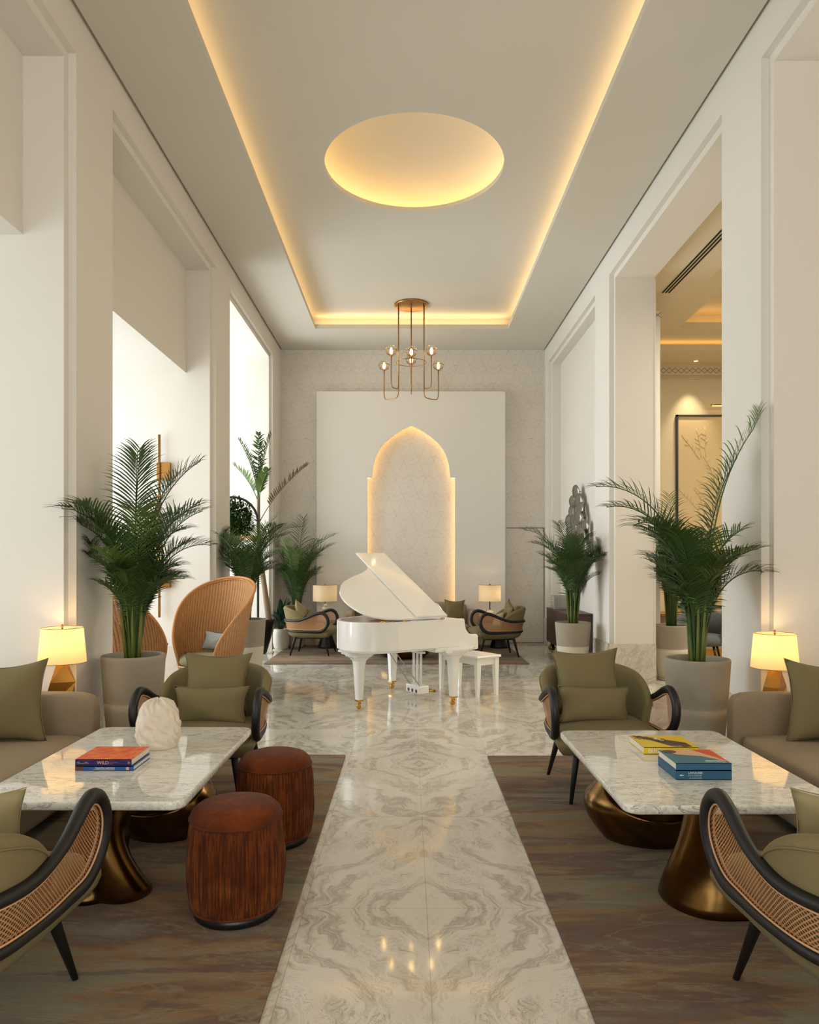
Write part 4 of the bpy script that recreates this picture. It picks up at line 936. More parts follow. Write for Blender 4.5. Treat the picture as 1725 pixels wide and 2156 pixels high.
weld(plate(lo, 0, .018).build('lid', 'piano', PT)); weld(plate([(.17, .0), (.57, .0), (.57, 1.47), (.17, 1.47)], .021, .037).build('lid_flap', 'piano', PT))
MB().tube([LP(.165, .0, .02), LP(.165, 1.47, .02)], .006, 6).build('lid_hinge', 'caster', PT)
for u in (.22, .72): MB().tube([UV_(u - .02, -.100, .978), UV_(u + .02, -.100, .978)], .009, 8).build('hinge', 'caster', PT)
MB().tube([UV_(.42, 1.15, .90), LP(.42, 1.15, 0)], .008, 8).build('lid_prop', 'piano', PT)
# music desk with scrolled sides
mp = [(.14, .985), (.14, 1.0)] ; dk = [(0.02, 0), (0.03, .03), (.055, .07), (.085, .12), (.12, .155), (.17, .165), (.52, .172), (.87, .165), (.92, .155), (.955, .12), (.985, .07), (1.01, .03), (1.02, 0)]
n = len(dk); vs = [UV_(.02 + z * .35, .07 + v, .968 + z) for v, z in dk] + [UV_(.035 + z * .35, .07 + v, .968 + z) for v, z in dk]
MB().add(vs, [tuple(range(n)), tuple(reversed(range(n, 2 * n)))] + [(i, i + n, (i + 1) % n + n, (i + 1) % n) for i in range(n)], smooth=False).build('music_desk', 'piano', PT)
ubox(MB(), -.03, .16, -.05, 1.33, .955, .966).build('pin_block_shelf', 'piano', PT)
# pedal lyre
lu, lv = .06, .62
m = MB(); 
for dv in (-.075, .0, .075): m.tube([UV_(lu, lv + dv, .13), UV_(lu, lv + dv, .60)], .016, 8)
m.build('lyre_post', 'piano', PT)
ubox(MB(), lu - .03, lu + .03, lv - .13, lv + .13, .52, .545).build('lyre_crossbar', 'piano', PT, bevel=.006); ubox(MB(), lu - .08, lu + .08, lv - .16, lv + .16, .585, .61).build('lyre_block', 'piano', PT, bevel=.006)
ubox(MB(), lu - .07, lu + .07, lv - .145, lv + .145, .055, .145).build('pedal_box', 'piano', PT, bevel=.012)
for dv in (-.08, 0, .08):
    MB().tube([UV_(lu - .065, lv + dv, .075), UV_(lu - .20, lv + dv, .060)], [.012, .018], 8).build('pedal', 'caster', PT)
    MB().tube([UV_(lu + .068, lv + dv, .085), UV_(lu + .072, lv + dv, .085)], .022, 10).build('pedal_socket', 'walnut', PT)
for dv in (-.10, .10): MB().tube([UV_(lu + .03, lv + dv, .14), UV_(lu + .42, lv + dv * .8, .64)], .006, 6).build('brace_rod', 'silver', PT)
# bench
BA = math.atan2(-.82, .57)
B = thing('piano_bench', 'white wooden piano bench with padded top at the keyboard end of the piano', 'bench', (.735, 8.87, 0), BA)
MB().box(-.40, .40, -.19, .19, .455, .485).build('seat', 'piano', B, bevel=.012)
m = MB(); m.box(-.345, .345, -.145, -.125, .37, .455); m.box(-.345, .345, .125, .145, .37, .455); m.box(-.355, -.335, -.14, .14, .37, .455); m.box(.335, .355, -.14, .14, .37, .455); m.build('apron', 'piano', B)
for sx in (-1, 1):
    for sy in (-1, 1): MB().loft([[(sx * (.345 + k * .006) + a * w_, sy * (.14 + k * .006) + b * w_, z) for a, b in ((-1, -1), (1, -1), (1, 1), (-1, 1))] for z, w_, k in ((.455, .030, 0), (.30, .028, 0), (0, .018, 1))], smooth=False).build('leg', 'piano', B)

# ================================================================== CHANDELIER
cy0 = 12.2
CT = thing('chandelier', 'antique brass six-globe chandelier hanging from the ceiling tray by thin rods', 'chandelier', (.05, cy0, ZU))
MB().lathe([(.001, 0), (.288, 0), (.288, -.03), (.27, -.034), (.001, -.034)], 56).build('ceiling_plate', 'brass', CT)
def zat(py, d): return CH - (py - VY) * d / FPX - ZU
RR = .255
for x, y, nm in ((-.215, -.02, 'rod'), (.215, -.02, 'rod')): MB().tube([(x, y, -.03), (x, y, zat(838, cy0) + .22)], .011, 8).build(nm, 'brass', CT)
MB().tube([(0, .10, -.03), (0, -.06, zat(760, cy0)), (0, -.06, zat(830, cy0 - .06))], .010, 8).build('rod', 'brass', CT)
MB().tube([(RR * math.cos(2 * pi * k / 48), RR * .95 * math.sin(2 * pi * k / 48), zat(763, cy0)) for k in range(48)], .006, 6, True).build('ring', 'brass', CT)
def globe(x, y, py, bx, by, pbot):
    d = cy0 + y; z = zat(py, d); zb = zat(pbot, d)
    A = thing('x', '', '')
    bpy.data.objects.remove(A)
    pts = catmull([(bx, by, zb + .25), (bx, by, zb + .10), (bx + (x - bx) * .08, by + (y - by) * .08, zb + .02), (bx + (x - bx) * .3, by + (y - by) * .3, zb), (bx + (x - bx) * .7, by + (y - by) * .7, zb), (bx + (x - bx) * .92, by + (y - by) * .92, zb + .02), (x, y, zb + .10), (x, y, zb + .2)], 4) + [Vector((x, y, z - .09))]
    a = MB().tube(pts, .0085, 8).build('arm', 'brass', CT)
    MB().lathe([(.001, -.10), (.022, -.095), (.022, -.085), (.012, -.08), (.012, -.05), (.001, -.05)], 16, Matrix.Translation((x, y, z))).build('socket', 'brass', a)
    MB().lathe([(.02, -.088)] + [(.094 * math.sin(pi * k / 20), -.094 * math.cos(pi * k / 20)) for k in range(3, 20)] + [(.001, .094)], 32, Matrix.Translation((x, y, z)), caps=False).build('globe', 'glass', a)
    MB().tube([(x + .096 * math.cos(2 * pi * k / 32), y + .096 * math.sin(2 * pi * k / 32), z + .004) for k in range(32)], .0065, 6, True).build('globe_band', 'brass', a)
    MB().lathe([(.001, -.05), (.014, -.045), (.020, -.01), (.012, .03), (.001, .035)], 14, Matrix.Translation((x, y, z))).build('bulb', 'filament', a)
globe(-.335, -.18, 738, -.215, -.02, 815); globe(.335, -.18, 738, .215, -.02, 815)
globe(-.465, .18, 769, -.215, -.02, 843); globe(.465, .18, 769, .215, -.02, 843)
globe(0, -.38, 740, 0, -.07, 822); globe(0, .36, 757, 0, -.05, 815)

# ================================================================== POTTED PLANTS
def planter(mb_parent, r, h, two=True, mat='stone_pot', rb_=.66, saucer=False):
    def rr(z): k = z / h; return r * (rb_ + (1 - rb_) * (k ** .62))
    zs = [0, .04, .2, .4, .5, .56]; 
    split = h * .58
    lo_ = [(.001, .012), (rr(0) - .02, .012)] if False else []
    low = [(rr(0) * .96, .002), (rr(0), .01)] + [(rr(split * k / 8), max(.012, split * k / 8)) for k in range(1, 9)]
    hi = [(rr(split + (h - split) * k / 10), split + (h - split) * k / 10) for k in range(0, 10)] + [(r, h - .012), (r - .006, h), (r - .028, h), (r - .034, h - .01), (r - .04, h - .12)]
    MB().lathe(low, 56).build('planter_base', two if isinstance(two, str) else 'stone_pot_light', mb_parent)
    MB().lathe([(low[-1][0] + .001, split - .002)] + hi, 56, caps=False).build('planter', mat, mb_parent)
    bump = MB().lathe([(r - .038, h - .06), (r * .6, h - .05), (r * .2, h - .048), (.001, h - .048)], 24).build('soil', 'soil', mb_parent)
    if saucer: MB().lathe([(rr(0) * 1.1, .0), (rr(0) * 1.2, .025), (rr(0) * 1.17, .025), (rr(0) * .9, .008)], 48).build('saucer', 'stone_pot_light', mb_parent)
def frond_mesh(curve, r, nl=30, ll=.30, droop=.5, start=.35, ybox=None, width=.011, vee=.55, origin=(0, 0, 0)):
    """curve: world-like points (local); leaflets on both sides"""
    m = MB(); n = len(curve); tot = n - 1
    m.tube(curve, [.008 * (1 - .8 * i / n) + .0012 for i in range(n)], 5)
    for i in range(nl):
        k = start + (1 - start) * (i + .5) / nl; f = k * tot; a = int(min(tot - 1, f)); p = Vector(curve[a]).lerp(Vector(curve[a + 1]), f - a)
        t = (Vector(curve[a + 1]) - Vector(curve[a])).normalized(); side = t.cross(Vector((0, 0, 1)))
        if side.length < .15: side = t.cross(Vector((math.cos(r.uniform(0, 6)), 1, 0)))
        side.normalize(); upv = side.cross(t).normalized()
        kk = (k - start) / (1 - start); L = ll * (.35 + .65 * math.sin(pi * min(1, .12 + kk * .86)) ** .7) * r.uniform(.88, 1.1)
        for s in (-1, 1):
            if r.random() < .03: continue
            d = (side * s * 1.0 + t * (.55 + .75 * kk) + upv * (vee * r.uniform(.5, 1.2))).normalized()
            pts = [p.copy()]; q = p.copy(); dd = d.copy(); seg = 5
            for j in range(seg):
                q = q + dd * (L / seg); dd = (dd + Vector((0, 0, -droop * .13 * (j + 1) * r.uniform(.7, 1.2)))).normalized(); pts.append(q.copy())
            wn = t.cross(d).cross(d).normalized() if t.cross(d).length > 1e-4 else upv
            ww = d.cross(upv).normalized() if d.cross(upv).length > 1e-4 else t
            wd = width * r.uniform(.8, 1.15)
            prof_ = [.35, .95, 1, .8, .5, .05]
            vs = []
            for q_, w_ in zip(pts, prof_): vs += [q_ - ww * (wd * w_ / 2) + upv * (wd * w_ * .22), q_, q_ + ww * (wd * w_ / 2) + upv * (wd * w_ * .22)]
            fs = []
            for j in range(seg): b_ = j * 3; fs += [(b_, b_ + 1, b_ + 4, b_ + 3), (b_ + 1, b_ + 2, b_ + 5, b_ + 4)]
            m.add(vs, fs)
    if ybox: m.v = [ybox(v) for v in m.v]
    return m
def arc_curve(base, az, lean0, lean1, L, bare, r, n=22, pw=2.1):
    """starts near vertical (lean0 from vertical), bends to lean1 (radians) along length L"""
    p = Vector(base); pts = [p.copy()]; st_ = L / n; tw = r.uniform(-.15, .15)
    for i in range(n):
        k = (i + 1) / n; le = lean0 + (lean1 - lean0) * (max(0, k - bare * .5) / (1 - bare * .5)) ** pw; a = az + tw * k
        p = p + Vector((math.sin(le) * math.cos(a), math.sin(le) * math.sin(a), math.cos(le))) * st_; pts.append(p.copy())
    return pts
def palm(label, x, y, z0, r_pot, h_pot, specs, seed, clamp=None, cane_h=.7, canes=9, nl=30, ll=.28, pot=True, group='potted areca palms', width=.0115, stemr=.045, saucer=False, droop=.5, mat='palm', two=True):
    T = thing('potted_palm', label, 'plant', (x, y, z0), 0, group); r = random.Random(seed)
    if pot: planter(T, r_pot, h_pot, two, saucer=saucer)
    cb = None
    if clamp:
        def cb(v):
            q = Vector(v); q.x += x; q.y += y; q = clamp(q); q.x -= x; q.y -= y; return q
    for k in range(canes):
        a = 2 * pi * k / canes + r.uniform(-.3, .3); rr_ = stemr * r.uniform(.5, 1.25); b = Vector((rr_ * math.cos(a), rr_ * math.sin(a), h_pot - .06))
        top = Vector((rr_ * math.cos(a) * 2.0, rr_ * math.sin(a) * 2.0, h_pot + cane_h * r.uniform(.75, 1.1)))
        MB().tube([b, b.lerp(top, .35) + Vector((0, 0, 0)), b.lerp(top, .7), top], [.015, .012, .010, .007], 7).build('cane', 'stem', T)
    for (az, l0, l1, L, bare) in specs:
        a = az; b = (stemr * .8 * math.cos(a), stemr * .8 * math.sin(a), h_pot - .04)
        cv = arc_curve(b, az, l0, l1, L, bare, r)
        frond_mesh(cv, r, int(nl * r.uniform(.85, 1.1)), ll * r.uniform(.85, 1.1) * min(1.15, .6 + L * .3), droop, bare, cb, width).build('frond', mat if r.random() > .18 else 'palm2', T)
    return T
def specs(seed, n, Lr, l1r, bare=(.38, .5), l0=(.02, .14), azf=None):
    r = random.Random(seed); out = []
    for k in range(n):
        az = 2 * pi * k * .382 + r.uniform(-.3, .3)
        if azf: az = azf(az, r)
        L = r.uniform(*Lr); f = (L - Lr[0]) / (Lr[1] - Lr[0] + 1e-6)
        out.append((az, r.uniform(*l0), l1r[0] + (l1r[1] - l1r[0]) * (r.random() * .6 + .4 * (1 - f)), L, r.uniform(*bare)))
    return out
PD = pi / 180
def clampL(q):
    if q.y > 5.25 and q.y < 6.15 and q.x < LX + .02: q.x = LX + .02
    if 9.1 < q.y < 10.1 and q.x < LX + .02: q.x = LX + .02
    if q.y > 12.8 and q.x < LX + .03: q.x = LX + .03
    if q.y > 13.75: q.y = 13.75
    return q
def clampR(q):
    if (q.y > 5.3 and q.y < 6.2 or q.y > 9.4 and q.x < 2.95) and q.x > RX - .02: q.x = RX - .02
    return q
# left near palm: hand-placed large fronds, then filler
s1 = [(100 * PD, .02, .30, 1.72, .45), (-60 * PD, .02, .55, 1.65, .45), (165 * PD, .05, 1.0, 1.25, .45), (15 * PD, .05, .95, 1.72, .45), (-20 * PD, .12, 1.25, 1.42, .42), (-128 * PD, .05, 1.5, 1.42, .42), (-110 * PD, .08, 1.6, 1.5, .42), (5 * PD, .14, 1.7, 1.2, .42), (-160 * PD, .12, 1.7, 1.2, .42), (60 * PD, .05, .8, 1.6, .42), (-145 * PD, .05, 1.1, 1.35, .42)]
palm('tall areca palm in a grey stone planter beside the left bay, behind the armchair', -2.17, 5.70, .0142, .243, .85, s1 + specs(11, 27, (.70, 1.4), (.8, 1.8), azf=lambda a, r: (a if math.cos(a) > -.45 else a * .5 - .6)), 21, clampL, .62, 16, nl=34, ll=.27, two='stone_pot_mid')
s2 = [(-5 * PD, .07, .72, 2.02, .42), (-170 * PD, .10, 1.7, 1.55, .42), (170 * PD, .08, 1.6, 1.72, .42), (-10 * PD, .03, .5, 1.6, .42), (-50 * PD, .12, 1.4, 1.05, .42), (-150 * PD, .14, 1.9, 1.45, .42), (-15 * PD, .14, 1.8, .95, .42)]
palm('tallest areca palm, in a brown-grey planter by the right pier, one frond reaching highest', 2.20, 5.50, .0142, .24, .85, s2 + specs(13, 27, (.68, 1.30), (.8, 1.7), azf=lambda a, r: (a if math.cos(a) < .6 else a + 1.5)), 23, clampR, .62, 16, nl=34, ll=.28, two='stone_pot_mid')
palm('areca palm in a pale two-tone planter at the side lounge opening', 3.57, 9.80, 0, .245, .74, [(150 * PD, .06, 1.2, 2.1, .45), (70 * PD, .03, .6, 1.9, .45), (175 * PD, .08, 1.6, 1.6, .45)] + specs(15, 22, (.9, 1.5), (.9, 1.8)), 25, None, .6, 12, nl=28, ll=.30, saucer=True)
palm('areca palm in a two-tone planter in front of the wooden sideboard', 2.28, 10.0, 0, .245, .76, [(178 * PD, .08, 1.45, 1.6, .42), (-160 * PD, .1, 1.5, 1.4, .42), (100 * PD, .05, .9, 1.55, .42)] + specs(17, 28, (.85, 1.45), (.9, 1.7)), 27, clampR, .5, 12, nl=30, ll=.27)
palm('areca palm in a stone planter right behind the rattan hooded chair', -2.14, 9.55, 0, .25, .84, [(0 * PD, .1, 1.6, 1.6, .42), (170 * PD, .1, 1.5, 1.5, .42), (30 * PD, .05, .8, 1.5, .4)] + specs(19, 28, (.85, 1.5), (.95, 1.8)), 29, clampL, .5, 12, nl=30, ll=.28)
palm('areca palm in the far left corner behind the profile armchair', -2.08, 13.45, .0142, .19, .50, [(60 * PD, .02, .25, 1.95, .42), (0, .08, 1.2, 1.85, .42), (170 * PD, .08, 1.2, 1.75, .42)] + specs(31, 24, (1.0, 1.75), (.8, 1.6)), 33, clampL, .85, 10, nl=28, ll=.30, stemr=.05)
# fishtail palm with a leaning trunk in a black tapered pot
T = thing('potted_fishtail_palm', 'tall fishtail palm with bare leaning trunk in a black pot, rising above the areca palms', 'plant', (-2.58, 12.55, 0)); r = random.Random(3)
MB().lathe([(.10, 0), (.12, .02), (.20, .30), (.24, .56), (.245, .60), (.225, .60), (.21, .50)], 40).build('planter', 'black', T); MB().lathe([(.215, .54), (.001, .55)], 24).build('soil', 'soil', T)
tr_ = catmull([(.16, 0, .55), (.10, 0, 1.0), (.02, 0, 1.6), (-.02, -.02, 2.2), (-.02, -.02, 2.75)], 6); MB().tube(tr_, [.055 - .03 * i / len(tr_) for i in range(len(tr_))], 10).build('trunk', 'trunk', T)
for (az, l0, l1, L, z) in ((5 * PD, .05, .35, 1.15, 2.7), (100 * PD, .02, .10, 1.15, 2.7), (175 * PD, .1, .55, 1.15, 2.65), (-10 * PD, .5, .95, 1.35, 2.25), (-150 * PD, .3, .9, .8, 2.6), (-60 * PD, .3, 1.0, .7, 2.6)):
    cv = arc_curve((-.02, -.02, z), az, l0, l1, L, .1, r, pw=1); frond_mesh(cv, r, 24, .17, .2, .28, None, .03, .9).build('frond', ('palm' if z > 2.62 else 'palm2') if az != -10 * PD else 'trunk', T)
# peace lily in a cream pot
T = thing('potted_peace_lily', 'broad dark leaved plant in a rounded cream pot by the far left corner', 'plant', (-2.30, 13.05, .0)); r = random.Random(9)
MB().lathe([(.10, .012), (.13, .05), (.145, .14), (.145, .30), (.13, .37), (.118, .385), (.105, .375), (.10, .34)], 40).build('planter', 'cream_pot', T); MB().lathe([(.14, 0), (.15, .012), (.14, .016), (.10, .012)], 40).build('saucer', 'cream_pot', T); MB().lathe([(.105, .35), (.001, .36)], 24).build('soil', 'soil', T)
def broad(T, az, lean, L, W, z, nm='leaf', mat='peace', sc=.45):
    cv = arc_curve((.02 * math.cos(az), .02 * math.sin(az), z), az, lean * .4, lean * 1.7, L, .1, r, 12, 1.3); m = MB(); m.tube(cv[:8], .004, 5); vs = []; 
    for i in range(5, 13):
        k = (i - 5) / 7; t = (cv[min(12, i + 1)] - cv[i - 1]).normalized(); sd = t.cross(Vector((0, 0, 1))).normalized(); up = sd.cross(t); w_ = W * math.sin(pi * (.04 + .96 * k)) ** .7 * (1 if k < 1 else .02)
        vs += [cv[i] - sd * w_ / 2 + up * w_ * .18, cv[i], cv[i] + sd * w_ / 2 + up * w_ * .18]
    m.add(vs, [f for j in range(7) for f in ((j * 3, j * 3 + 1, j * 3 + 4, j * 3 + 3), (j * 3 + 1, j * 3 + 2, j * 3 + 5, j * 3 + 4))]); m.v = [Vector((max(q.x, LX + .03 - T.location.x), min(q.y, 13.78 - T.location.y), q.z)) for q in m.v]; m.build(nm, mat, T)
for k in range(26):
    az = k * 2.4; f = k / 26; 
    lim = .30 if math.cos(az) < -.2 else .60
    broad(T, az, .15 + 1.25 * f, (.62 - .12 * f) if lim > .5 else .42, r.uniform(.10, .14), .35)
# hanging planter in a black arched frame in the third bay
T = thing('hoop_planter_stand', 'black arched hoop stand with a wooden tray of bushy trailing green leaves', 'plant', (-2.92, 12.0, 0))
hp = [(-.42, 0, 0), (-.42, 0, 2.25)] + [(-.42 * math.cos(a * pi / 12), 0, 2.25 + .42 * math.sin(a * pi / 12)) for a in range(1, 12)] + [(.42, 0, 2.25), (.42, 0, 0)]
MB().tube(hp, .02, 8).build('hoop_frame', 'black', T); MB().box(-.40, .40, -.14, .14, 1.72, 1.78).build('tray', 'rattan_rim', T); MB().box(-.40, .40, -.12, .12, 1.98, 2.02).build('tray', 'rattan_rim', T)
m = MB(); r = random.Random(8)
for k in range(5200):
    a = r.uniform(0, 2 * pi); b = r.uniform(-1, 1); rr_ = r.random() ** .4; p = Vector((.36 * rr_ * math.cos(a) * math.sqrt(1 - b * b), .24 * rr_ * math.sin(a) * math.sqrt(1 - b * b), 2.28 + .40 * b * rr_)); s = r.uniform(.022, .042)
    d = Vector((r.uniform(-1, 1), r.uniform(-1, 1), r.uniform(-1, .4))).normalized(); e_ = d.cross(Vector((0, 0, 1))).normalized() * s * .5
    m.add([p, p + d * s + e_, p + d * s * 2, p + d * s - e_], [(0, 1, 2, 3)])
m.build('foliage', 'palm', T)['kind'] = 'stuff'
MB().tube([(-.40, 0, .03), (.40, 0, .03)], .015, 8).build('foot_bar', 'black', T)

# ================================================================== RATTAN HOODED CHAIRS
def rattan_chair(lab, loc, rz, mat, group):
    T = thing('hooded_rattan_chair', lab, 'chair', loc, rz, group)
    na = 72; amax = 140 * PD
    def S_(a, v):
        q = math.cos(a / amax * pi / 2); zr = .50 + .93 * max(0, q) ** .62 if abs(a) < amax * .999 else .50
        z = .10 + (zr - .10) * v; R = .33 + .115 * sm(.1, .8, z) + .03 * sm(.8, 1.4, z); xs = 1.0 + .04 * z
        back = .16 * sm(.6, 1.45, z)
        return Vector((R * xs * math.sin(a), R * math.cos(a) + back - .03, z))
    cols = 40; vs = []; uv = []
    for i in range(na + 1):
        a = -amax + 2 * amax * i / na
        for j in range(cols + 1): p = S_(a, j / cols); vs.append(p); uv.append((a * .43, p.z))
    fs = [(i * (cols + 1) + j, (i + 1) * (cols + 1) + j, (i + 1) * (cols + 1) + j + 1, i * (cols + 1) + j + 1) for i in range(na) for j in range(cols)]
    o = MB().add(vs, fs, uvs=uv).build('hooded_back', mat, T); so = o.modifiers.new('s', 'SOLIDIFY'); so.thickness = .014; so.offset = 0
    rim = [S_(-amax + 2 * amax * i / 90, 1) for i in range(91)]
    full = [S_(-amax, 0)] + [S_(-amax, k / 8) for k in range(1, 8)] + rim + [S_(amax, 1 - k / 8) for k in range(1, 9)]
    MB().tube(full, .017, 8).build('rim', 'rattan_rim', T); MB().tube([p * .985 + Vector((0, -.012, -.004)) for p in rim], .006, 6).build('rim_bead', 'rattan_rim', T)
    m = MB(); 
    for z, R in ((.30, .36), (.395, .38)): m.tube([(R * math.cos(2 * pi * k / 40), R * math.sin(2 * pi * k / 40) - .03, z) for k in range(40)], .012, 6, True)
    for k in range(40): a = 2 * pi * k / 40; m.tube([(.36 * math.cos(a), .36 * math.sin(a) - .03, .30), (.38 * math.cos(a), .38 * math.sin(a) - .03, .395)], .009, 5)
    m.build('fretwork_seat_ring', 'rattan_pale', T)
    MB().lathe([(.33, .27), (.34, .29), (.33, .30)], 40, Matrix.Translation((0, -.03, 0))).build('seat_deck', 'rattan_rim', T)
    MB().lathe([(.30, .385), (.365, .41), (.385, .445), (.375, .485), (.33, .51), (.2, .525), (.001, .53)], 48, Matrix.Translation((0, -.03, 0))).build('seat_cushion', 'seat_sage', T)
    for k in range(4): a = pi / 4 + k * pi / 2; MB().tube([(.27 * math.cos(a), .27 * math.sin(a) - .03, .30), (.30 * math.cos(a), .30 * math.sin(a) - .03, 0)], [.02, .014], 8).build('leg', 'rattan_rim', T)
    return T
RG = 'hooded rattan chairs'
rattan_chair('hooded rattan chair with pale green seat and blue checked pillow, facing the viewer', (-2.34, 8.55, 0), -.32, 'rattan', RG).scale = (.93, .93, .98)
rattan_chair('hooded rattan chair seen from behind through the palm stems in the left bay', (-3.08, 7.75, 0), 2.5, 'rattan_open', RG)
pillow('check_pillow', 'small blue and white checked pillow in the hooded rattan chair', (-2.30, 8.62, .645), .36, .22, .10, 'check', -.45, -.25, .06, seed=15, corner=.05)
# brass wall sculpture / lamp on the bay wall
T = thing('brass_wall_lamp', 'tall thin brass wall rod with two square plates and a cone, in the left bay', 'lamp', (P3(335, 0, 9.12)[0], 9.19, 0))
zz = lambda py: CH - (py - VY) * 9.12 / FPX
MB().tube([(0, -.06, zz(1300)), (0, -.06, zz(915))], .016, 10).build('rod', 'brass', T)
for a, b in ((973, 1011), (1200, 1238)): MB().box(-.04, .13, -.05, 0, zz(b), zz(a)).build('wall_plate', 'brass', T, bevel=.004)
MB().lathe([(.012, zz(1040)), (.04, zz(1070))], 24, Matrix.Translation((0, -.09, 0)), caps=False).build('cone_shade', 'brass', T)
t = thing('side_table', 'small side table edge between the two hooded rattan chairs', 'table', (-2.98, 8.42, 0)); MB().lathe([(.17, .62), (.17, .64)], 32).build('top', 'greyblue', t); MB().tube([(0, 0, 0), (0, 0, .62)], .02, 10).build('pedestal', 'black', t); MB().lathe([(.13, 0), (.13, .012)], 24).build('base', 'black', t)

# ================================================================== FAR LAMPS, TABLES
def far_lamp(kind, lab, x, y, z):
    T = thing('table_lamp', lab, 'lamp', (x, y, z)); sr = .222 if kind == 'stone' else .205
    MB().lathe([(sr, .36), (sr, .655)], 48, caps=False).build('lamp_shade', 'shade_dim', T)
    m = MB(); m.tube([(sr * math.cos(2 * pi * k / 40), sr * math.sin(2 * pi * k / 40), .655) for k in range(40)], .0025, 5, True)
    for a in (0, pi / 2): m.tube([(-sr * math.cos(a), -sr * math.sin(a), .65), (sr * math.cos(a), sr * math.sin(a), .65)], .002, 4)
    m.build('shade_ring', 'brass', T); MB().tube([(0, 0, .2), (0, 0, .675)], .007 if kind == 'stone' else .011, 8).build('rod', 'brass' if kind == 'stone' else 'walnut', T)
    if kind == 'stone':
        z_ = 0; dx = 0
        for rr_, h_, dx in ((.085, .10, 0), (.07, .085, .02), (.055, .07, -.005), (.04, .05, .01)): MB().lathe([(.001, z_), (rr_ * .7, z_ + .004), (rr_, z_ + h_ * .45), (rr_ * .7, z_ + h_ * .95), (.001, z_ + h_)], 9, Matrix.Translation((dx, 0, 0)), smooth=False).build('stone_block', 'cream_pot', T); z_ += h_
    else: MB().lathe([(.10, 0), (.115, .04), (.112, .10), (.085, .155), (.03, .185), (.001, .19)], 32).build('stone_base', 'cream_pot', T)
    l = bpy.data.lights.new('lamp_bulb', 'POINT'); l.energy = .7 if kind == 'stone' else 1.3; l.color = (1, .76, .45); l.shadow_soft_size = .04; o = bpy.data.objects.new('lamp_bulb', l); COL.objects.link(o); o.parent = T; o.location = (.05, 0, .5)
    return T
def wedge_table(lab, x, y, h, rz=0):
    T = thing('drink_table', lab, 'table', (x, y, .014), rz, 'dark cone based side tables')
    MB().loft([[(-.26, -.24, h - .02), (.32, -.20, h - .02), (.30, .22, h - .02), (-.24, .22, h - .02)], [(-.30, -.26, h), (.38, -.22, h), (.33, .24, h), (-.28, .24, h)]], smooth=False).build('top', 'walnut', T)
    MB().lathe([(.17, 0), (.165, .03), (.07, .30), (.06, h - .02)], 32).build('cone_base', 'black', T); return T
wedge_table('dark cone-based side table under the stacked-stone lamp, left of the far sofa', -1.50, 13.30, .49); far_lamp('stone', 'drum shade table lamp on stacked white stones, left of the far sofa', P3(684, 0, 13.35)[0], 13.38, .506)
wedge_table('dark cone-based side table under the drum lamp, right of the far sofa', 1.67, 13.30, .49, pi); far_lamp('ball', 'drum shade table lamp on a rounded cream base, right of the far sofa', P3(1032, 0, 13.35)[0], 13.38, .506)
T = thing('low_coffee_table', 'low oval bronze coffee table on the far rug beneath the piano', 'table', (-.08, 12.0, .014))
MB().lathe([(.30, 0), (.42, .06), (.46, .16), (.46, .27), (.44, .30), (.001, .30)], 48).build('drum', 'bronze', T)
# ================================================================== SIDEBOARD, BOX, DISC SCULPTURE
T = thing('sideboard', 'dark slatted wooden sideboard on bronze ball feet in the right niche', 'cabinet', (2.655, 12.02, 0))
MB().box(-.195, .205, -.80, .80, .19, .765).build('body', 'walnut', T, bevel=.006)
MB().box(-.205, .208, -.81, .81, .765, .785).build('top', 'walnut', T)
for y0 in (-.79, .005):
    dd_ = MB()
    for k in range(22): z = .205 + k * .0252; dd_.box(-.203, -.19, y0, y0 + .785, z, z + .018)
    dd_.build('slatted_door', 'walnut', T)
for x in (-.13, .14):
    for y in (-.68, .68): MB().lathe([(.001, 0), (.035, .012), (.058, .06), (.06, .09), (.04, .14), (.03, .155), (.03, .19)], 24, Matrix.Translation((x, y, 0))).build('ball_foot', 'bronze', T)
T = thing('pierced_lantern_box', 'small silver pierced metal box standing on the dark sideboard', 'box', (2.60, 12.35, .786))
m = MB(); w_ = .13
for s in (-1, 1):
    for ax in (0, 1):
        for k in range(9):
            for j in range(6):
                a = -w_ + (k + .5) * 2 * w_ / 9; z = .03 + (j + .5) * .185 / 6; rr_ = .0125
                pts = [(a + rr_ * math.cos(2 * pi * q / 6 + k), s * w_, z + rr_ * 1.1 * math.sin(2 * pi * q / 6 + k)) for q in range(6)]
                if ax: pts = [(p[1], p[0], p[2]) for p in pts]
                m.tube(pts, .0032, 4, True)
m.build('pierced_side', 'silver', T)
m = MB()
for z in (.02, .225):
    for s in (-1, 1): m.box(-w_, w_, s * w_ - .005, s * w_ + .005, z - .006, z + .006); m.box(s * w_ - .005, s * w_ + .005, -w_, w_, z - .006, z + .006)
for sx in (-1, 1):
    for sy in (-1, 1): m.box(sx * w_ - .006, sx * w_ + .006, sy * w_ - .006, sy * w_ + .006, 0, .23)
m.build('frame', 'silver', T)
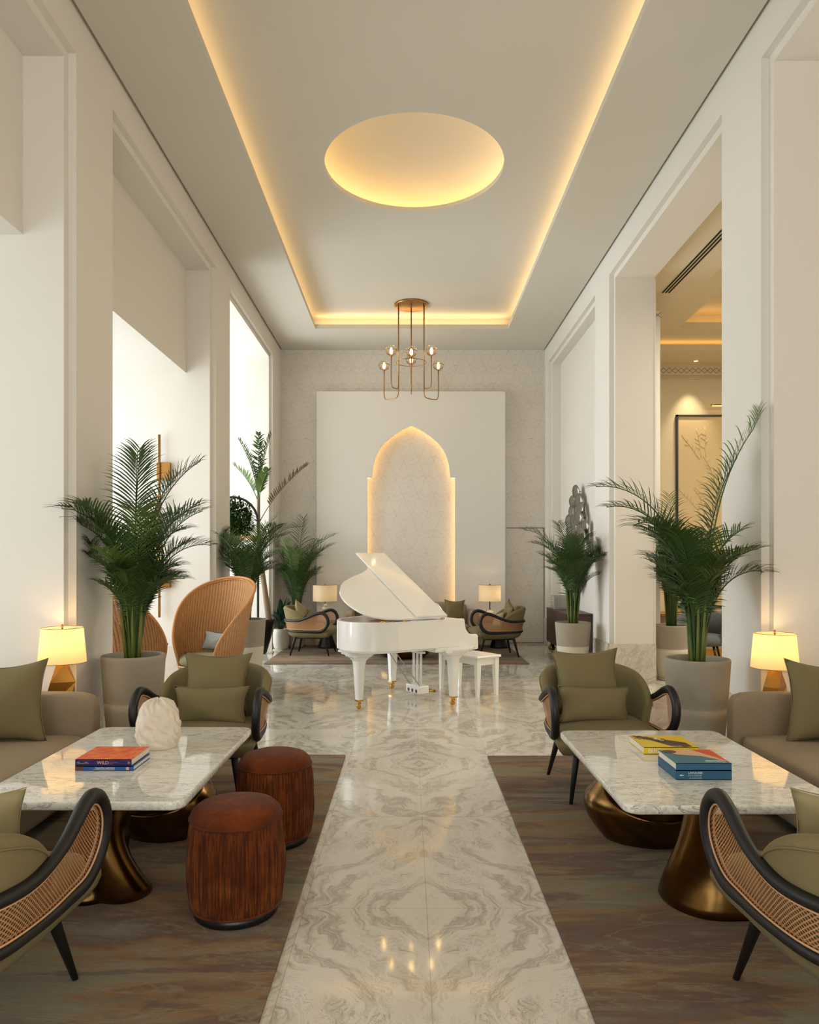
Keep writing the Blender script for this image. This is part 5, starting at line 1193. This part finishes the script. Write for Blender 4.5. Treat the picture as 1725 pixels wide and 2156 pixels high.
T = thing('disc_wall_sculpture', 'wall sculpture of overlapping smoky grey discs above the sideboard', 'sculpture', (2.87, 11.85, 0)); r = random.Random(12)
row = [(2.74, 1), (2.59, 2), (2.44, 3), (2.29, 4), (2.14, 5), (1.99, 5), (1.84, 6), (1.69, 5), (1.55, 4), (1.42, 3), (1.30, 2), (1.19, 1)]
for z, n_ in row:
    for k in range(n_):
        y = (k - (n_ - 1) / 2) * .265 + r.uniform(-.03, .03); dx = r.uniform(-.17, -.09); R = .112 + r.uniform(-.01, .012)
        o = MB().lathe([(.001, .006), (R * .3, .012), (R, .004), (R + .002, 0), (R, -.002), (.001, -.002)], 28).build('disc', 'glass_dark', T); o.location = (dx, y, z); o.rotation_euler = (r.uniform(-.08, .08), -pi / 2 + r.uniform(-.12, .12), .36 + r.uniform(-.1, .1))
        MB().tube([(0, 0, -.002), (0, 0, dx + .03)], .006, 6).build('pin', 'brass', o)
# grey-blue lounge chair next door
T = thing('barrel_armchair', 'grey-blue upholstered armchair on the mustard carpet in the side lounge', 'chair', (4.55, 11.2, .012), -.5)
def ring2(R, z, a0=-2.1, a1=2.1, n=24): return [(R * math.sin(a0 + (a1 - a0) * k / n), R * math.cos(a0 + (a1 - a0) * k / n), z) for k in range(n + 1)]
rings = []
for k in range(25):
    a = -2.1 + 4.2 * k / 24; zt = .60 + .22 * math.cos(a / 2.1 * pi / 2); rings.append([(R * math.sin(a), R * math.cos(a), z) for R, z in ((.36, .36), (.40, zt - .03), (.375, zt), (.35, zt - .03), (.30, .36))])
MB().loft(rings).build('barrel_back', 'greyblue', T); MB().lathe([(.30, .30), (.34, .33), (.34, .42), (.28, .46), (.001, .465)], 36).build('seat', 'greyblue', T)
MB().tube([(.39 * math.sin(-2.1 + 4.2 * k / 24), .39 * math.cos(-2.1 + 4.2 * k / 24), .50) for k in range(25)], .014, 6).build('arm_rail', 'black', T)
for k in range(4): a = pi / 4 + k * pi / 2; MB().tube([(.27 * math.cos(a), .27 * math.sin(a), .32), (.36 * math.cos(a), .36 * math.sin(a), 0)], [.02, .012], 8).build('leg', 'black', T)
